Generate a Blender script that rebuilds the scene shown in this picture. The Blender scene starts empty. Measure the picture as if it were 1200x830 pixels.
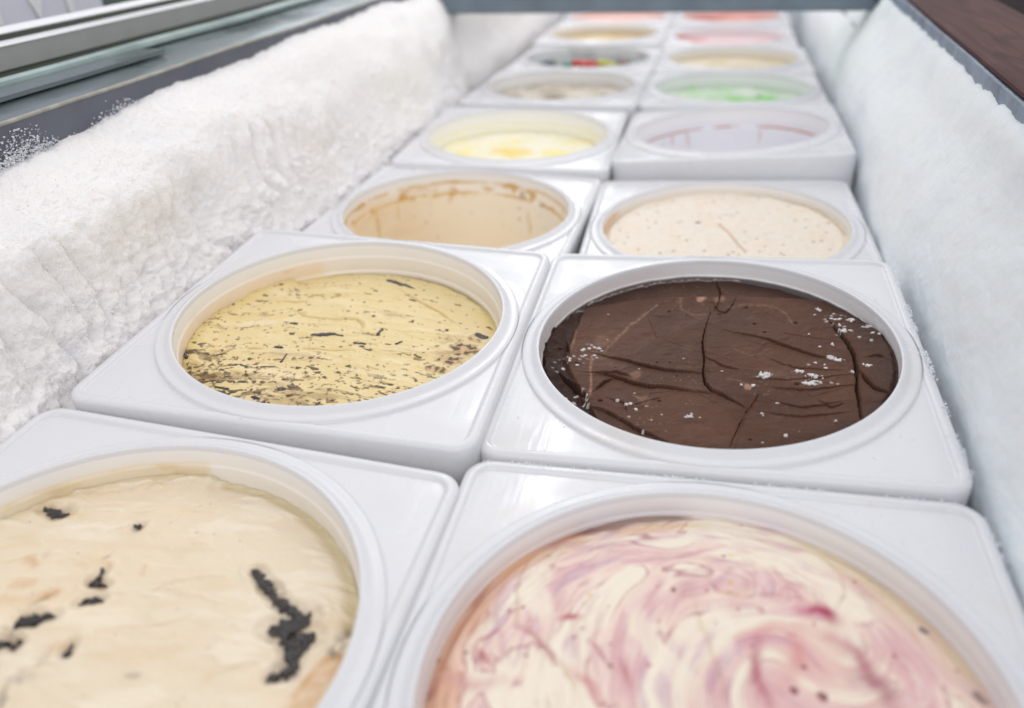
import bpy, bmesh, math
import numpy as np
from mathutils import Matrix, Vector

# ------------------------------------------------------------------ camera, light, exposure
S = 0.21                                   # side of one square tub in metres; all layout numbers below are in tub sides
SC = bpy.context.scene
COL = SC.collection
CAM_H = 1.03604
F_PX = 924.298
YAW, PITCH, ROLL = 0.25282854, -0.52908851, 0.04189108

def rot(a, b, c):
    ca, sa, cb, sb, cc, sc = np.cos(a), np.sin(a), np.cos(b), np.sin(b), np.cos(c), np.sin(c)
    Z = np.array([[ca, -sa, 0], [sa, ca, 0], [0, 0, 1]])
    X = np.array([[1, 0, 0], [0, cb, -sb], [0, sb, cb]])
    Y = np.array([[cc, 0, sc], [0, 1, 0], [-sc, 0, cc]])
    return Z @ X @ Y

CM = rot(YAW, 0, 0) @ rot(0, PITCH, 0) @ rot(0, 0, ROLL)    # columns: right, forward, up
cd = bpy.data.cameras.new('camera')
cam = bpy.data.objects.new('camera', cd); COL.objects.link(cam)
m = Matrix.Identity(4)
for i in range(3):
    m[i][0] = CM[i, 0]; m[i][1] = CM[i, 2]; m[i][2] = -CM[i, 1]
m[2][3] = CAM_H * S
cam.matrix_world = m
cd.sensor_width = 36; cd.lens = F_PX * 36 / 1200
cd.clip_start = 0.01; cd.clip_end = 60
cd.dof.use_dof = True; cd.dof.focus_distance = 1.98 * S; cd.dof.aperture_fstop = 4.4
SC.camera = cam

w = bpy.data.worlds.new("World"); SC.world = w; w.use_nodes = True
bg = w.node_tree.nodes['Background']; bg.inputs[0].default_value = (0.96, 0.965, 1.0, 1); bg.inputs[1].default_value = 0.71

def area(name, loc, target, sx, sy, power, color, spread=180):
    ld = bpy.data.lights.new(name, 'AREA'); ld.shape = 'RECTANGLE'; ld.size = sx; ld.size_y = sy
    ld.energy = power; ld.color = color; ld.spread = math.radians(spread)
    o = bpy.data.objects.new(name, ld); COL.objects.link(o)
    o.location = loc
    d = Vector(target) - Vector(loc)
    o.rotation_euler = d.to_track_quat('-Z', 'Y').to_euler()
    return o
area('ceiling_light', (-0.2, 2.1, 1.8), (-0.1, 1.5, 0), 2.2, 1.8, 9, (1.0, 0.985, 0.97))
area('shop_window_light', (-1.4, 4.2, 1.7), (-0.1, 1.0, 0), 2.6, 1.3, 14, (0.90, 0.95, 1.0))
tube = area('ceiling_tube_light', (-0.76, 4.7, 2.05), (-0.76, 4.7, 0), 0.12, 5.4, 30, (1.0, 1.0, 1.0)); tube.rotation_euler = (0, 0, math.radians(3.2))
area('shop_light_right', (2.3, 2.0, 1.25), (-0.35, 0.75, 0), 3.4, 1.5, 19.5, (1.0, 0.93, 0.895))
area('fill_light_behind', (0.2, -1.7, 1.9), (-0.1, 1.3, 0), 2.2, 1.2, 24, (1.0, 0.97, 0.95))  # added fill from behind the camera, brightens the sides facing it

vs = SC.view_settings
vs.view_transform = 'Standard'; vs.look = 'None'; vs.exposure = 0.05; vs.gamma = 1.0; vs.use_curve_mapping = False
SC.cycles.max_bounces = 8; SC.cycles.diffuse_bounces = 5; SC.cycles.glossy_bounces = 4
SC.cycles.use_denoising = True

# ------------------------------------------------------------------ noise helpers (numpy)
_rs = np.random.RandomState(7)
_PT = _rs.permutation(4096).astype(np.int32); _PT = np.concatenate([_PT, _PT])
_RV = _rs.random_sample(4096); _GX = np.cos(_RV * 2 * np.pi); _GY = np.sin(_RV * 2 * np.pi)
def _hi(ix, iy, seed):
    return _PT[_PT[(ix + seed * 131) & 4095] + ((iy + seed * 57) & 4095)]
def _h(ix, iy, seed):
    return _RV[_hi(ix.astype(np.int32), iy.astype(np.int32), seed)]

def pn(x, y, seed=0):
    """gradient noise, about -1..1"""
    x, y = np.broadcast_arrays(np.asarray(x, float), np.asarray(y, float))
    fxx = np.floor(x); fyy = np.floor(y); ix = fxx.astype(np.int32); iy = fyy.astype(np.int32); fx = x - fxx; fy = y - fyy
    u = fx * fx * fx * (fx * (fx * 6 - 15) + 10); v = fy * fy * fy * (fy * (fy * 6 - 15) + 10)
    def g(dx, dy):
        h = _hi(ix + dx, iy + dy, seed)
        return _GX[h] * (fx - dx) + _GY[h] * (fy - dy)
    a = g(0, 0); b = g(1, 0); c = g(0, 1); d = g(1, 1)
    return 1.5 * ((a + (b - a) * u) * (1 - v) + (c + (d - c) * u) * v)

def fbm(x, y, o=4, seed=0, gain=.5, lac=2.03):
    r = 0; a = 1; t = 0
    for k in range(o):
        r = r + a * pn(x, y, seed + 17 * k); t += a; a *= gain; x = x * lac + 3.1; y = y * lac + 7.7
    return r / t

def sm(a, b, x):
    t = np.clip((x - a) / (b - a), 0, 1); return t * t * (3 - 2 * t)

def cells(x, y, seed=0):
    """worley: distance to nearest point, cell random, offset to that point"""
    ix = np.floor(x); iy = np.floor(y); best = np.full(x.shape, 9.); rid = np.zeros(x.shape); ox = np.zeros(x.shape); oy = np.zeros(x.shape)
    for dx in (-1, 0, 1):
        for dy in (-1, 0, 1):
            cx = ix + dx; cy = iy + dy
            px = cx + _h(cx, cy, seed); py = cy + _h(cx, cy, seed + 9)
            d = np.hypot(x - px, y - py); k = d < best
            best = np.where(k, d, best); rid = np.where(k, _h(cx, cy, seed + 5), rid); ox = np.where(k, x - px, ox); oy = np.where(k, y - py, oy)
    return best, rid, ox, oy

def lin(r, g, b):
    c = np.array([r, g, b]) / 255.
    return np.where(c < .04045, c / 12.92, ((c + .055) / 1.055) ** 2.4)

def mix(c, col, t):
    """blend colour array (n,3) towards col by t (n)"""
    t = np.asarray(t)[:, None]; return c * (1 - t) + np.asarray(col) * t

def seg(u, v, pts, taper=False):
    """distance to a polyline, plus side sign and position 0..1 along it"""
    d = np.full(u.shape, 9.); side = np.zeros(u.shape); pos = np.zeros(u.shape)
    n = len(pts) - 1
    for k in range(n):
        a = np.array(pts[k]); b = np.array(pts[k + 1]); e = b - a; L = e @ e + 1e-12
        t = np.clip(((u - a[0]) * e[0] + (v - a[1]) * e[1]) / L, 0, 1)
        qx = u - a[0] - t * e[0]; qy = v - a[1] - t * e[1]; dd = np.hypot(qx, qy); c = dd < d
        d = np.where(c, dd, d); side = np.where(c, np.sign(e[0] * qy - e[1] * qx), side); pos = np.where(c, (k + t) / n, pos)
    return d, side, pos

# ------------------------------------------------------------------ material helpers
def mat(name, color=(.8, .8, .8), rough=.5, metal=0, spec=.5, vcol=False, sss=0, sss_r=.01, bumps=(), coat=0, vary=None, trans=0, ior=1.45, rvary=None):
    mt = bpy.data.materials.new(name); mt.use_nodes = True; nt = mt.node_tree; n = nt.nodes; l = nt.links
    b = n['Principled BSDF']
    b.inputs['Base Color'].default_value = (*color, 1); b.inputs['Roughness'].default_value = rough
    b.inputs['Metallic'].default_value = metal; b.inputs['Specular IOR Level'].default_value = spec
    b.inputs['Coat Weight'].default_value = coat; b.inputs['Transmission Weight'].default_value = trans; b.inputs['IOR'].default_value = ior
    if sss:
        b.inputs['Subsurface Weight'].default_value = sss; b.inputs['Subsurface Scale'].default_value = sss_r
        b.inputs['Subsurface Radius'].default_value = (1, .8, .65)
    tc = n.new('ShaderNodeTexCoord')
    src = None
    if vcol:
        a = n.new('ShaderNodeAttribute'); a.attribute_name = 'Col'; src = a.outputs['Color']
    if vary:      # (scale, amount) brightness mottling of the thing's own colour
        nz = n.new('ShaderNodeTexNoise'); nz.inputs['Scale'].default_value = vary[0]; nz.inputs['Detail'].default_value = 6
        l.new(tc.outputs['Object'], nz.inputs['Vector'])
        mr = n.new('ShaderNodeMapRange'); mr.inputs['To Min'].default_value = 1 - vary[1]; mr.inputs['To Max'].default_value = 1 + vary[1] * .6
        mr.inputs['From Min'].default_value = .3; mr.inputs['From Max'].default_value = .7
        l.new(nz.outputs['Fac'], mr.inputs['Value'])
        mx = n.new('ShaderNodeVectorMath'); mx.operation = 'SCALE'
        if src: l.new(src, mx.inputs[0])
        else: mx.inputs[0].default_value = color
        l.new(mr.outputs[0], mx.inputs['Scale']); src = mx.outputs[0]
    if src: l.new(src, b.inputs['Base Color'])
    if rvary:
        nz = n.new('ShaderNodeTexNoise'); nz.inputs['Scale'].default_value = rvary[0]; nz.inputs['Detail'].default_value = 5
        l.new(tc.outputs['Object'], nz.inputs['Vector'])
        mr = n.new('ShaderNodeMapRange'); mr.inputs['To Min'].default_value = rough - rvary[1]; mr.inputs['To Max'].default_value = rough + rvary[1]
        mr.inputs['From Min'].default_value = .35; mr.inputs['From Max'].default_value = .65
        l.new(nz.outputs['Fac'], mr.inputs['Value']); l.new(mr.outputs[0], b.inputs['Roughness'])
    prev = None
    for sc, dist in bumps:
        nz = n.new('ShaderNodeTexNoise'); nz.inputs['Scale'].default_value = sc; nz.inputs['Detail'].default_value = 4
        l.new(tc.outputs['Object'], nz.inputs['Vector'])
        bp = n.new('ShaderNodeBump'); bp.inputs['Distance'].default_value = dist; bp.inputs['Strength'].default_value = 1
        l.new(nz.outputs['Fac'], bp.inputs['Height'])
        if prev: l.new(prev.outputs[0], bp.inputs['Normal'])
        prev = bp
    if prev: l.new(prev.outputs[0], b.inputs['Normal'])
    return mt

M = dict(
    tub=mat('tub_plastic', (.71, .715, .74), .2, spec=.45, bumps=((90, .00012), (900, .00002)), vary=(14, .02), rvary=(30, .07)),
    wall=mat('tub_inner_plastic', rough=.4, vcol=True, bumps=((200, .0001),)),
    cream=mat('ice_cream_soft', rough=.5, vcol=True, sss=.35, sss_r=.004, spec=.35, bumps=((500, .00025), (1800, .0001))),
    choc=mat('ice_cream_chocolate', rough=.55, vcol=True, spec=.13, bumps=((700, .0002), (2200, .00008))),
    chunk=mat('dark_chocolate_piece', rough=.24, vcol=True, spec=.8, coat=.4, bumps=((500, .0009), (1600, .0004))),
    frost_r=mat('frost_smooth', rough=.8, vcol=True, sss=.7, sss_r=.012, spec=.2, bumps=((120, .0004), (600, .0003), (1800, .0001))),
    frost=mat('frost_snow', rough=.85, vcol=True, sss=.3, sss_r=.005, spec=.15, bumps=((420, .0006), (1300, .0004), (3600, .0002))),
    fluff=mat('frost_fluff', (.95, .93, .925), .7, spec=.3),
    crystal=mat('frost_crystal', (.86, .88, .92), .25, spec=.6, sss=.2, sss_r=.003),
    liner=mat('freezer_liner_grey', (.125, .137, .17), .5, vary=(20, .2), bumps=((120, .0003),)),
    steel=mat('brushed_steel', (.25, .295, .31), .3, metal=.8, rvary=(12, .1), bumps=((7, .006), (60, .0003))),
    gasket=mat('cream_gasket', (.40, .40, .35), .7, vary=(80, .25), bumps=((100, .0006),)),
    green=mat('glass_edge_green', (.42, .54, .52), .2, spec=.7, vary=(30, .2)),
    dark=mat('dark_green_gap', (.012, .022, .008), .6),
    alu=mat('aluminium_satin', (.43, .44, .43), .45, metal=.1, vary=(30, .08), bumps=((200, .0001),)),
    aluw=mat('aluminium_bright', (.88, .90, .92), .35),
    strip=mat('blue_grey_strip', (.20, .25, .33), .4, vary=(40, .35), bumps=((150, .0006),)),
    bar=mat('crossbar_grey', (.17, .215, .26), .4, vary=(20, .2), rvary=(15, .1)),
    poster=mat('poster_film', (.80, .81, .92), .4, vary=(14, .06)),
    letter=mat('poster_lettering', (.93, .94, .96), .4),
    box=mat('green_grey_plastic', (.14, .17, .15), .5, vary=(20, .3)),
    drop=mat('ice_droplet', (.80, .81, .84), .12, spec=.8),
    dusk=mat('near_black', (.014, .006, .007), .5, vary=(3, .4)),
    floor=mat('shop_floor', (.05, .04, .04), .5, vary=(4, .3)),
    candy=mat('candy_coat', rough=.3, vcol=True),
)

def tub_wear(mt):
    """every tub gets its own smears, dulled patches and fine scratches (noise shifted per tub)"""
    nt = mt.node_tree; n = nt.nodes; l = nt.links; b = n['Principled BSDF']
    tc = n.new('ShaderNodeTexCoord'); oi = n.new('ShaderNodeObjectInfo'); mu = n.new('ShaderNodeMath'); mu.operation = 'MULTIPLY'; mu.inputs[1].default_value = 60
    l.new(oi.outputs['Random'], mu.inputs[0])
    def nz(scale, detail, dist=0, stretch=None):
        t = n.new('ShaderNodeTexNoise'); t.noise_dimensions = '4D'; t.inputs['Scale'].default_value = scale; t.inputs['Detail'].default_value = detail; t.inputs['Distortion'].default_value = dist
        src = tc.outputs['Object']
        if stretch:
            mp = n.new('ShaderNodeMapping'); mp.inputs['Scale'].default_value = stretch; mp.inputs['Rotation'].default_value = (0, 0, .7); l.new(src, mp.inputs[0]); src = mp.outputs[0]
        l.new(src, t.inputs['Vector']); l.new(mu.outputs[0], t.inputs['W']); return t
    def rng_(src, a, b_, c, d):
        m = n.new('ShaderNodeMapRange'); m.inputs[1].default_value = a; m.inputs[2].default_value = b_; m.inputs[3].default_value = c; m.inputs[4].default_value = d; l.new(src, m.inputs[0]); return m.outputs[0]
    sm_ = nz(16, 7, 1.2); mx = n.new('ShaderNodeMixRGB'); mx.inputs[1].default_value = (.715, .72, .745, 1); mx.inputs[2].default_value = (.66, .61, .55, 1)
    l.new(rng_(sm_.outputs['Fac'], .56, .74, 0, .42), mx.inputs[0])
    sp = nz(150, 3); m2 = n.new('ShaderNodeMixRGB'); l.new(rng_(sp.outputs['Fac'], .735, .78, 0, .35), m2.inputs[0]); l.new(mx.outputs[0], m2.inputs[1]); m2.inputs[2].default_value = (.45, .38, .32, 1)
    l.new(m2.outputs[0], b.inputs['Base Color'])
    ro = nz(26, 6, .5); l.new(rng_(ro.outputs['Fac'], .38, .66, .13, .42), b.inputs['Roughness'])
    sc = nz(420, 2, 0, (1, .04, 1)); s2 = nz(70, 5)
    bp = n.new('ShaderNodeBump'); bp.inputs['Distance'].default_value = .00006; l.new(sc.outputs['Fac'], bp.inputs['Height'])
    b2 = n.new('ShaderNodeBump'); b2.inputs['Distance'].default_value = .00018; l.new(s2.outputs['Fac'], b2.inputs['Height']); l.new(bp.outputs[0], b2.inputs['Normal']); l.new(b2.outputs[0], b.inputs['Normal'])
tub_wear(M['tub'])

def wood_mat():
    mt = bpy.data.materials.new('dark_red_wood'); mt.use_nodes = True; nt = mt.node_tree; n = nt.nodes; l = nt.links
    b = n['Principled BSDF']; tc = n.new('ShaderNodeTexCoord'); mp = n.new('ShaderNodeMapping')
    mp.inputs['Scale'].default_value = (1, .12, 1); mp.inputs['Rotation'].default_value = (0, 0, .22); l.new(tc.outputs['Object'], mp.inputs[0])
    nz = n.new('ShaderNodeTexNoise'); nz.inputs['Scale'].default_value = 60; nz.inputs['Detail'].default_value = 9; nz.inputs['Distortion'].default_value = 1.6
    l.new(mp.outputs[0], nz.inputs['Vector'])
    cr = n.new('ShaderNodeValToRGB'); e = cr.color_ramp.elements
    e[0].position = .33; e[0].color = (.020, .008, .007, 1); e[1].position = .66; e[1].color = (.12, .052, .046, 1)
    k = cr.color_ramp.elements.new(.5); k.color = (.075, .030, .027, 1)
    l.new(nz.outputs['Fac'], cr.inputs[0])
    n2 = n.new('ShaderNodeTexNoise'); n2.inputs['Scale'].default_value = 9; n2.inputs['Detail'].default_value = 3; l.new(tc.outputs['Object'], n2.inputs['Vector'])
    mx = n.new('ShaderNodeMixRGB'); mx.blend_type = 'MIX'; l.new(n2.outputs['Fac'], mx.inputs[0]); l.new(cr.outputs[0], mx.inputs[1])
    mx.inputs[2].default_value = (.08, .028, .027, 1); l.new(mx.outputs[0], b.inputs['Base Color'])
    b.inputs['Roughness'].default_value = .5; b.inputs['Specular IOR Level'].default_value = .07
    bp = n.new('ShaderNodeBump'); bp.inputs['Distance'].default_value = .0006; l.new(nz.outputs['Fac'], bp.inputs['Height']); l.new(bp.outputs[0], b.inputs['Normal'])
    return mt
M['wood'] = wood_mat()

# ------------------------------------------------------------------ object helpers
def tag(o, label=None, cat=None, group=None, kind=None):
    if label: o['label'] = label
    if cat: o['category'] = cat
    if group: o['group'] = group
    if kind: o['kind'] = kind
    return o

def empty(name, loc=(0, 0, 0)):
    o = bpy.data.objects.new(name, None); o.location = loc; o.empty_display_size = .02; COL.objects.link(o); return o

def npmesh(name, co, faces, material, parent=None, col=None, smooth=True):
    """co (n,3) in metres; faces: list of int arrays (k,3|4)"""
    me = bpy.data.meshes.new(name)
    co = np.asarray(co, np.float32)
    me.vertices.add(len(co)); me.vertices.foreach_set('co', co.ravel())
    loops = np.concatenate([f.ravel() for f in faces]).astype(np.int32)
    tot = np.concatenate([np.full(len(f), f.shape[1]) for f in faces]).astype(np.int32)
    st = np.concatenate([[0], np.cumsum(tot)[:-1]]).astype(np.int32)
    me.loops.add(len(loops)); me.loops.foreach_set('vertex_index', loops)
    me.polygons.add(len(tot)); me.polygons.foreach_set('loop_start', st); me.polygons.foreach_set('loop_total', tot)
    me.polygons.foreach_set('use_smooth', np.full(len(tot), smooth, bool))
    me.update(calc_edges=True)
    if col is not None:
        a = me.color_attributes.new('Col', 'FLOAT_COLOR', 'POINT')
        c = np.ones((len(co), 4), np.float32); c[:, :3] = np.clip(col, 0.002, .975); a.data.foreach_set('color', c.ravel())
    me.materials.append(material)
    o = bpy.data.objects.new(name, me); COL.objects.link(o)
    if parent: o.parent = parent
    return o

def gridfaces(nr, nc, wrap=False, flip=False):
    i = np.arange(nr - 1)[:, None]; j = np.arange(nc if wrap else nc - 1)[None, :]; j2 = (j + 1) % nc
    f = np.stack([i * nc + j, i * nc + j2, (i + 1) * nc + j2, (i + 1) * nc + j], -1).reshape(-1, 4)
    return f[:, ::-1] if flip else f

def bm_obj(name, bm, material, parent=None, smooth=False):
    me = bpy.data.meshes.new(name); bmesh.ops.recalc_face_normals(bm, faces=bm.faces); bm.to_mesh(me); bm.free()
    me.materials.append(material)
    for p in me.polygons: p.use_smooth = smooth
    o = bpy.data.objects.new(name, me); COL.objects.link(o)
    if parent: o.parent = parent
    return o

def box(name, x0, x1, y0, y1, z0, z1, material, parent=None, bev=.004, skew=0):
    """box in tub sides; skew shifts x with y (for the slightly askew counter side)"""
    bm = bmesh.new(); bmesh.ops.create_cube(bm, size=1)
    for v in bm.verts:
        X = x1 if v.co.x > 0 else x0; Y = y1 if v.co.y > 0 else y0; Z = z1 if v.co.z > 0 else z0
        v.co = ((X + skew * Y) * S, Y * S, Z * S)
    if bev: bmesh.ops.bevel(bm, geom=bm.edges[:], offset=bev * S, segments=2, affect='EDGES')
    return bm_obj(name, bm, material, parent)

def prism(name, prof, y0, y1, material, parent=None, ny=2, wob=0, smooth=False, skew=0):
    """closed x-z profile (tub sides) swept along y; wob adds a slow waviness"""
    ys = np.linspace(y0, y1, ny); k = len(prof); P = np.array(prof)
    co = []
    for y in ys:
        dx = wob * pn(np.array([y * 1.3]), np.array([.3]), 5)[0]; dz = wob * pn(np.array([y * 1.7]), np.array([9.3]), 6)[0]
        co.append(np.stack([P[:, 0] + dx + skew * y, np.full(k, y), P[:, 1] + dz], 1))
    co = np.concatenate(co) * S
    o = npmesh(name, co, [gridfaces(ny, k, wrap=True)], material, parent, smooth=smooth)
    bm = bmesh.new(); bm.from_mesh(o.data); bm.verts.ensure_lookup_table()
    bm.faces.new([bm.verts[i] for i in range(k)]); bm.faces.new([bm.verts[len(bm.verts) - k + i] for i in range(k)])
    bmesh.ops.recalc_face_normals(bm, faces=bm.faces); bm.to_mesh(o.data); bm.free()
    return o

# ------------------------------------------------------------------ the freezer
WL, WR = -1.74, 0.86                     # inner liner faces
Y0, Y1 = -1.2, 8.75
SKW = .022                               # the counter side runs slightly out of parallel
fz = empty('ice_cream_freezer', (0, 0, -.95 * S)); tag(fz, 'long open chest freezer with dark grey liner and steel rim around all the tubs', 'freezer')
def fpart(o):
    o.parent = fz; o.matrix_parent_inverse = Matrix.Translation((0, 0, .95 * S)); return o
fpart(prism('liner_wall', [(WL, -.9), (WL, .572), (WL - .03, .572), (WL - .03, -.9)], Y0, Y1, M['liner'], ny=40, wob=.004))
fpart(prism('liner_wall', [(.665, -.9), (.665, .30), (.69, .30), (.69, -.9)], Y0, Y1, M['liner'], ny=2, skew=SKW))
fpart(box('liner_end', WL - .02, WR + .15, Y1, Y1 + .05, -.9, .56, M['liner']))
fpart(box('liner_end', WL - .02, WR - .1, Y0 - .05, Y0, -.9, .5, M['liner']))
fpart(box('liner_floor', WL - .05, WR + .1, Y0, Y1, -.95, -.9, M['liner']))
fpart(prism('gasket_strip', [(WL + .002, .572), (WL + .005, .577), (WL + .002, .581), (WL - .008, .581), (WL - .014, .574)], Y0, Y1, M['gasket'], ny=160, wob=.004, smooth=True))
# steel rim: a shallow rolled profile that mirrors the room
rp = [(WL - .012, .570), (WL - .02, .574), (WL - .10, .572), (WL - .17, .583), (WL - .22, .572), (WL - .29, .582), (WL - .345, .590), (WL - .36, .57), (WL - .36, .40), (WL - .03, .40)]
fpart(prism('steel_rim', rp, Y0, Y1, M['steel'], ny=200, wob=.003, smooth=True))
o = fpart(prism('glass_lid_edge', [(-2.02, .592), (-2.02, .612), (-2.052, .616), (-2.056, .592)], Y0, 2.62, M['green'], ny=60, wob=.003))
o = fpart(prism('glass_lid_edge', [(-2.035, .592), (-2.035, .606), (-2.075, .611), (-2.08, .592)], 2.64, Y1, M['green'], ny=60, wob=.003))
fpart(prism('glass_lid', [(-1.90, .588), (-1.90, .600), (-2.018, .600), (-2.018, .588)], Y0, 2.6, M['steel'], ny=60, wob=.004))
fpart(box('crossbar', WL, .84, 5.0, 5.22, .405, .56, M['bar'], bev=.01))
fpart(prism('outer_side', [(-2.1, .40), (-2.13, .40), (-2.13, -3.0), (-2.1, -3.0)], Y0, Y1, M['alu']))
fpart(prism('steel_strip', [(.628, .42), (.630, .555), (.6355, .564), (.660, .560), (.66, .42)], Y0, Y1, M['strip'], ny=120, wob=.004, smooth=True, skew=.042))

# ------------------------------------------------------------------ frame, poster and things beyond the left rim
wf = empty('window_frame', (-2.2 * S, 0, .45 * S)); tag(wf, 'grey aluminium window frame with two bright edges running behind the left rim', 'window frame')
def wpart(o, par=None):
    o.parent = par or wf; o.matrix_parent_inverse = Matrix.Translation((2.2 * S, 0, -.45 * S)); return o
wpart(prism('dark_gap_fill', [(-2.14, .45), (-2.14, .560), (-2.195, .60), (-2.25, .60), (-2.25, .45)], Y0, Y1, M['dark']))  # near-black strip stands for the dark gap beside the rim, darkness in its colour
wpart(prism('face_panel', [(-2.2, .603), (-2.2, .672), (-2.23, .672), (-2.23, .603)], Y0, Y1, M['alu']))
wpart(prism('bright_edge', [(-2.196, .673), (-2.199, .676), (-2.243, .681), (-2.243, .673)], Y0, Y1, M['aluw']))
wpart(prism('seal_groove', [(-2.245, .60), (-2.247, .676), (-2.262, .697), (-2.266, .60)], Y0, Y1, M['dark']))
wpart(prism('bright_edge', [(-2.268, .60), (-2.268, .699), (-2.300, .714), (-2.305, .60)], Y0, Y1, M['aluw']))
PX = -2.75
po = empty('poster', (PX * S, 2.0 * S, .5 * S)); tag(po, 'pale lilac window poster with faint mirrored lettering behind the aluminium frame', 'poster')
def ppart(o):
    o.parent = po; o.matrix_parent_inverse = Matrix.Translation((-PX * S, -2.0 * S, -.5 * S)); return o
ppart(box('film', PX - .012, PX, .4, 3.40, .5, 1.9, M['poster'], bev=0))
# the baseline runs away from the reader on this side, so from the freezer the words read mirrored
adv = 0.0
for ch in 'IVED CAF':
    if ch == ' ': adv += .16; continue
    tcv = bpy.data.curves.new('letter', 'FONT'); tcv.body = ch; tcv.size = .40 * S; tcv.extrude = .001
    tf = bpy.data.objects.new('letter_source', tcv); COL.objects.link(tf); bpy.context.view_layer.update()
    tm = bpy.data.meshes.new_from_object(tf.evaluated_get(bpy.context.evaluated_depsgraph_get())); bpy.data.objects.remove(tf); tm.materials.clear(); tm.materials.append(M['letter'])
    wch = max(v_.co.x for v_ in tm.vertices) / S
    tm.transform(Matrix.Translation(((PX + .004) * S, (3.24 - adv) * S,   .655 * S)) @ Matrix(((0, 0, -1, 0), (-1, 0, 0, 0), (0, 1, 0, 0), (0, 0, 0, 1))))
    to = bpy.data.objects.new('letter', tm); COL.objects.link(to); ppart(to); adv += wch + .05
tag(box('cabinet', -3.3, -2.85, 3.3, 3.86, -3.9, 1.5, M['box'], bev=.02), 'green grey cabinet glimpsed at the right edge of the poster', 'cabinet')
tag(box('pillar', -3.35, -2.9, 3.87, 5.2, -3.9, 2.2, M['aluw'], bev=.02), 'pale pillar beyond the cabinet behind the aluminium frame', 'pillar')

# ------------------------------------------------------------------ wooden counter on the right, shop around it
tag(prism('wooden_counter', [(.637, .572), (.639, .58), (.648, .584), (.95, .584), (.96, .574), (.96, .36), (.662, .36), (.662, .572)], Y0, 9.5, M['wood'], skew=.040),
    'dark reddish brown wooden counter board along the right side of the freezer', 'counter')
tag(box('floor', -30, 40, -20, 50, -4.0, -3.9, M['floor'], bev=0), kind='structure')
tag(box('back_wall', 24.0, 24.2, -16, 60, -3.9, 9, M['dusk'], bev=0), kind='structure')
tag(box('dark_corner_block', 3.6, 4.8, 6, 14, -3.9, .35, M['dusk'], bev=.03), 'black block added for the dark corner beyond the wooden counter', 'cabinet')  # made-up black block, keeps the bright world out of that corner

# ------------------------------------------------------------------ frost layers
def frost_color(a, b, base=(.86, .865, .885)):
    c = np.tile(np.array(base), (a.size, 1))
    return c * (1 - .02 * sm(.1, .6, fbm(a * 3, b * 3, 3, 71)))[:, None]

def arc_profile(pts, n, dense):
    """smooth a coarse (z, x) profile and resample it evenly along its length; dense (s0..s1 weights) keeps the hidden foot coarse"""
    P = np.array(pts); t = np.linspace(0, 1, len(P)); tt = np.linspace(0, 1, 900)
    zc = np.interp(tt, t, P[:, 0]); xc = np.interp(tt, t, P[:, 1])
    k = np.hanning(149); k /= k.sum()
    zc = np.convolve(np.pad(zc, 74, 'reflect', reflect_type='odd'), k, 'valid'); xc = np.convolve(np.pad(xc, 74, 'reflect', reflect_type='odd'), k, 'valid')
    L = np.concatenate([[0], np.cumsum(np.hypot(np.diff(zc), np.diff(xc)))])
    wgt = np.interp(zc, [dense - .05, dense + .05], [.15, 1.]); W = np.concatenate([[0], np.cumsum(wgt[1:] * np.diff(L))])
    q = np.interp(np.linspace(0, W[-1], n), W, L)
    z = np.interp(q, L, zc); x = np.interp(q, L, xc)
    dz = np.gradient(z, q); dx = np.gradient(x, q); n_ = np.hypot(dz, dx)
    return q, x, z, dz / n_, -dx / n_              # normal (x, z) for a wall whose face looks towards +x

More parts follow.
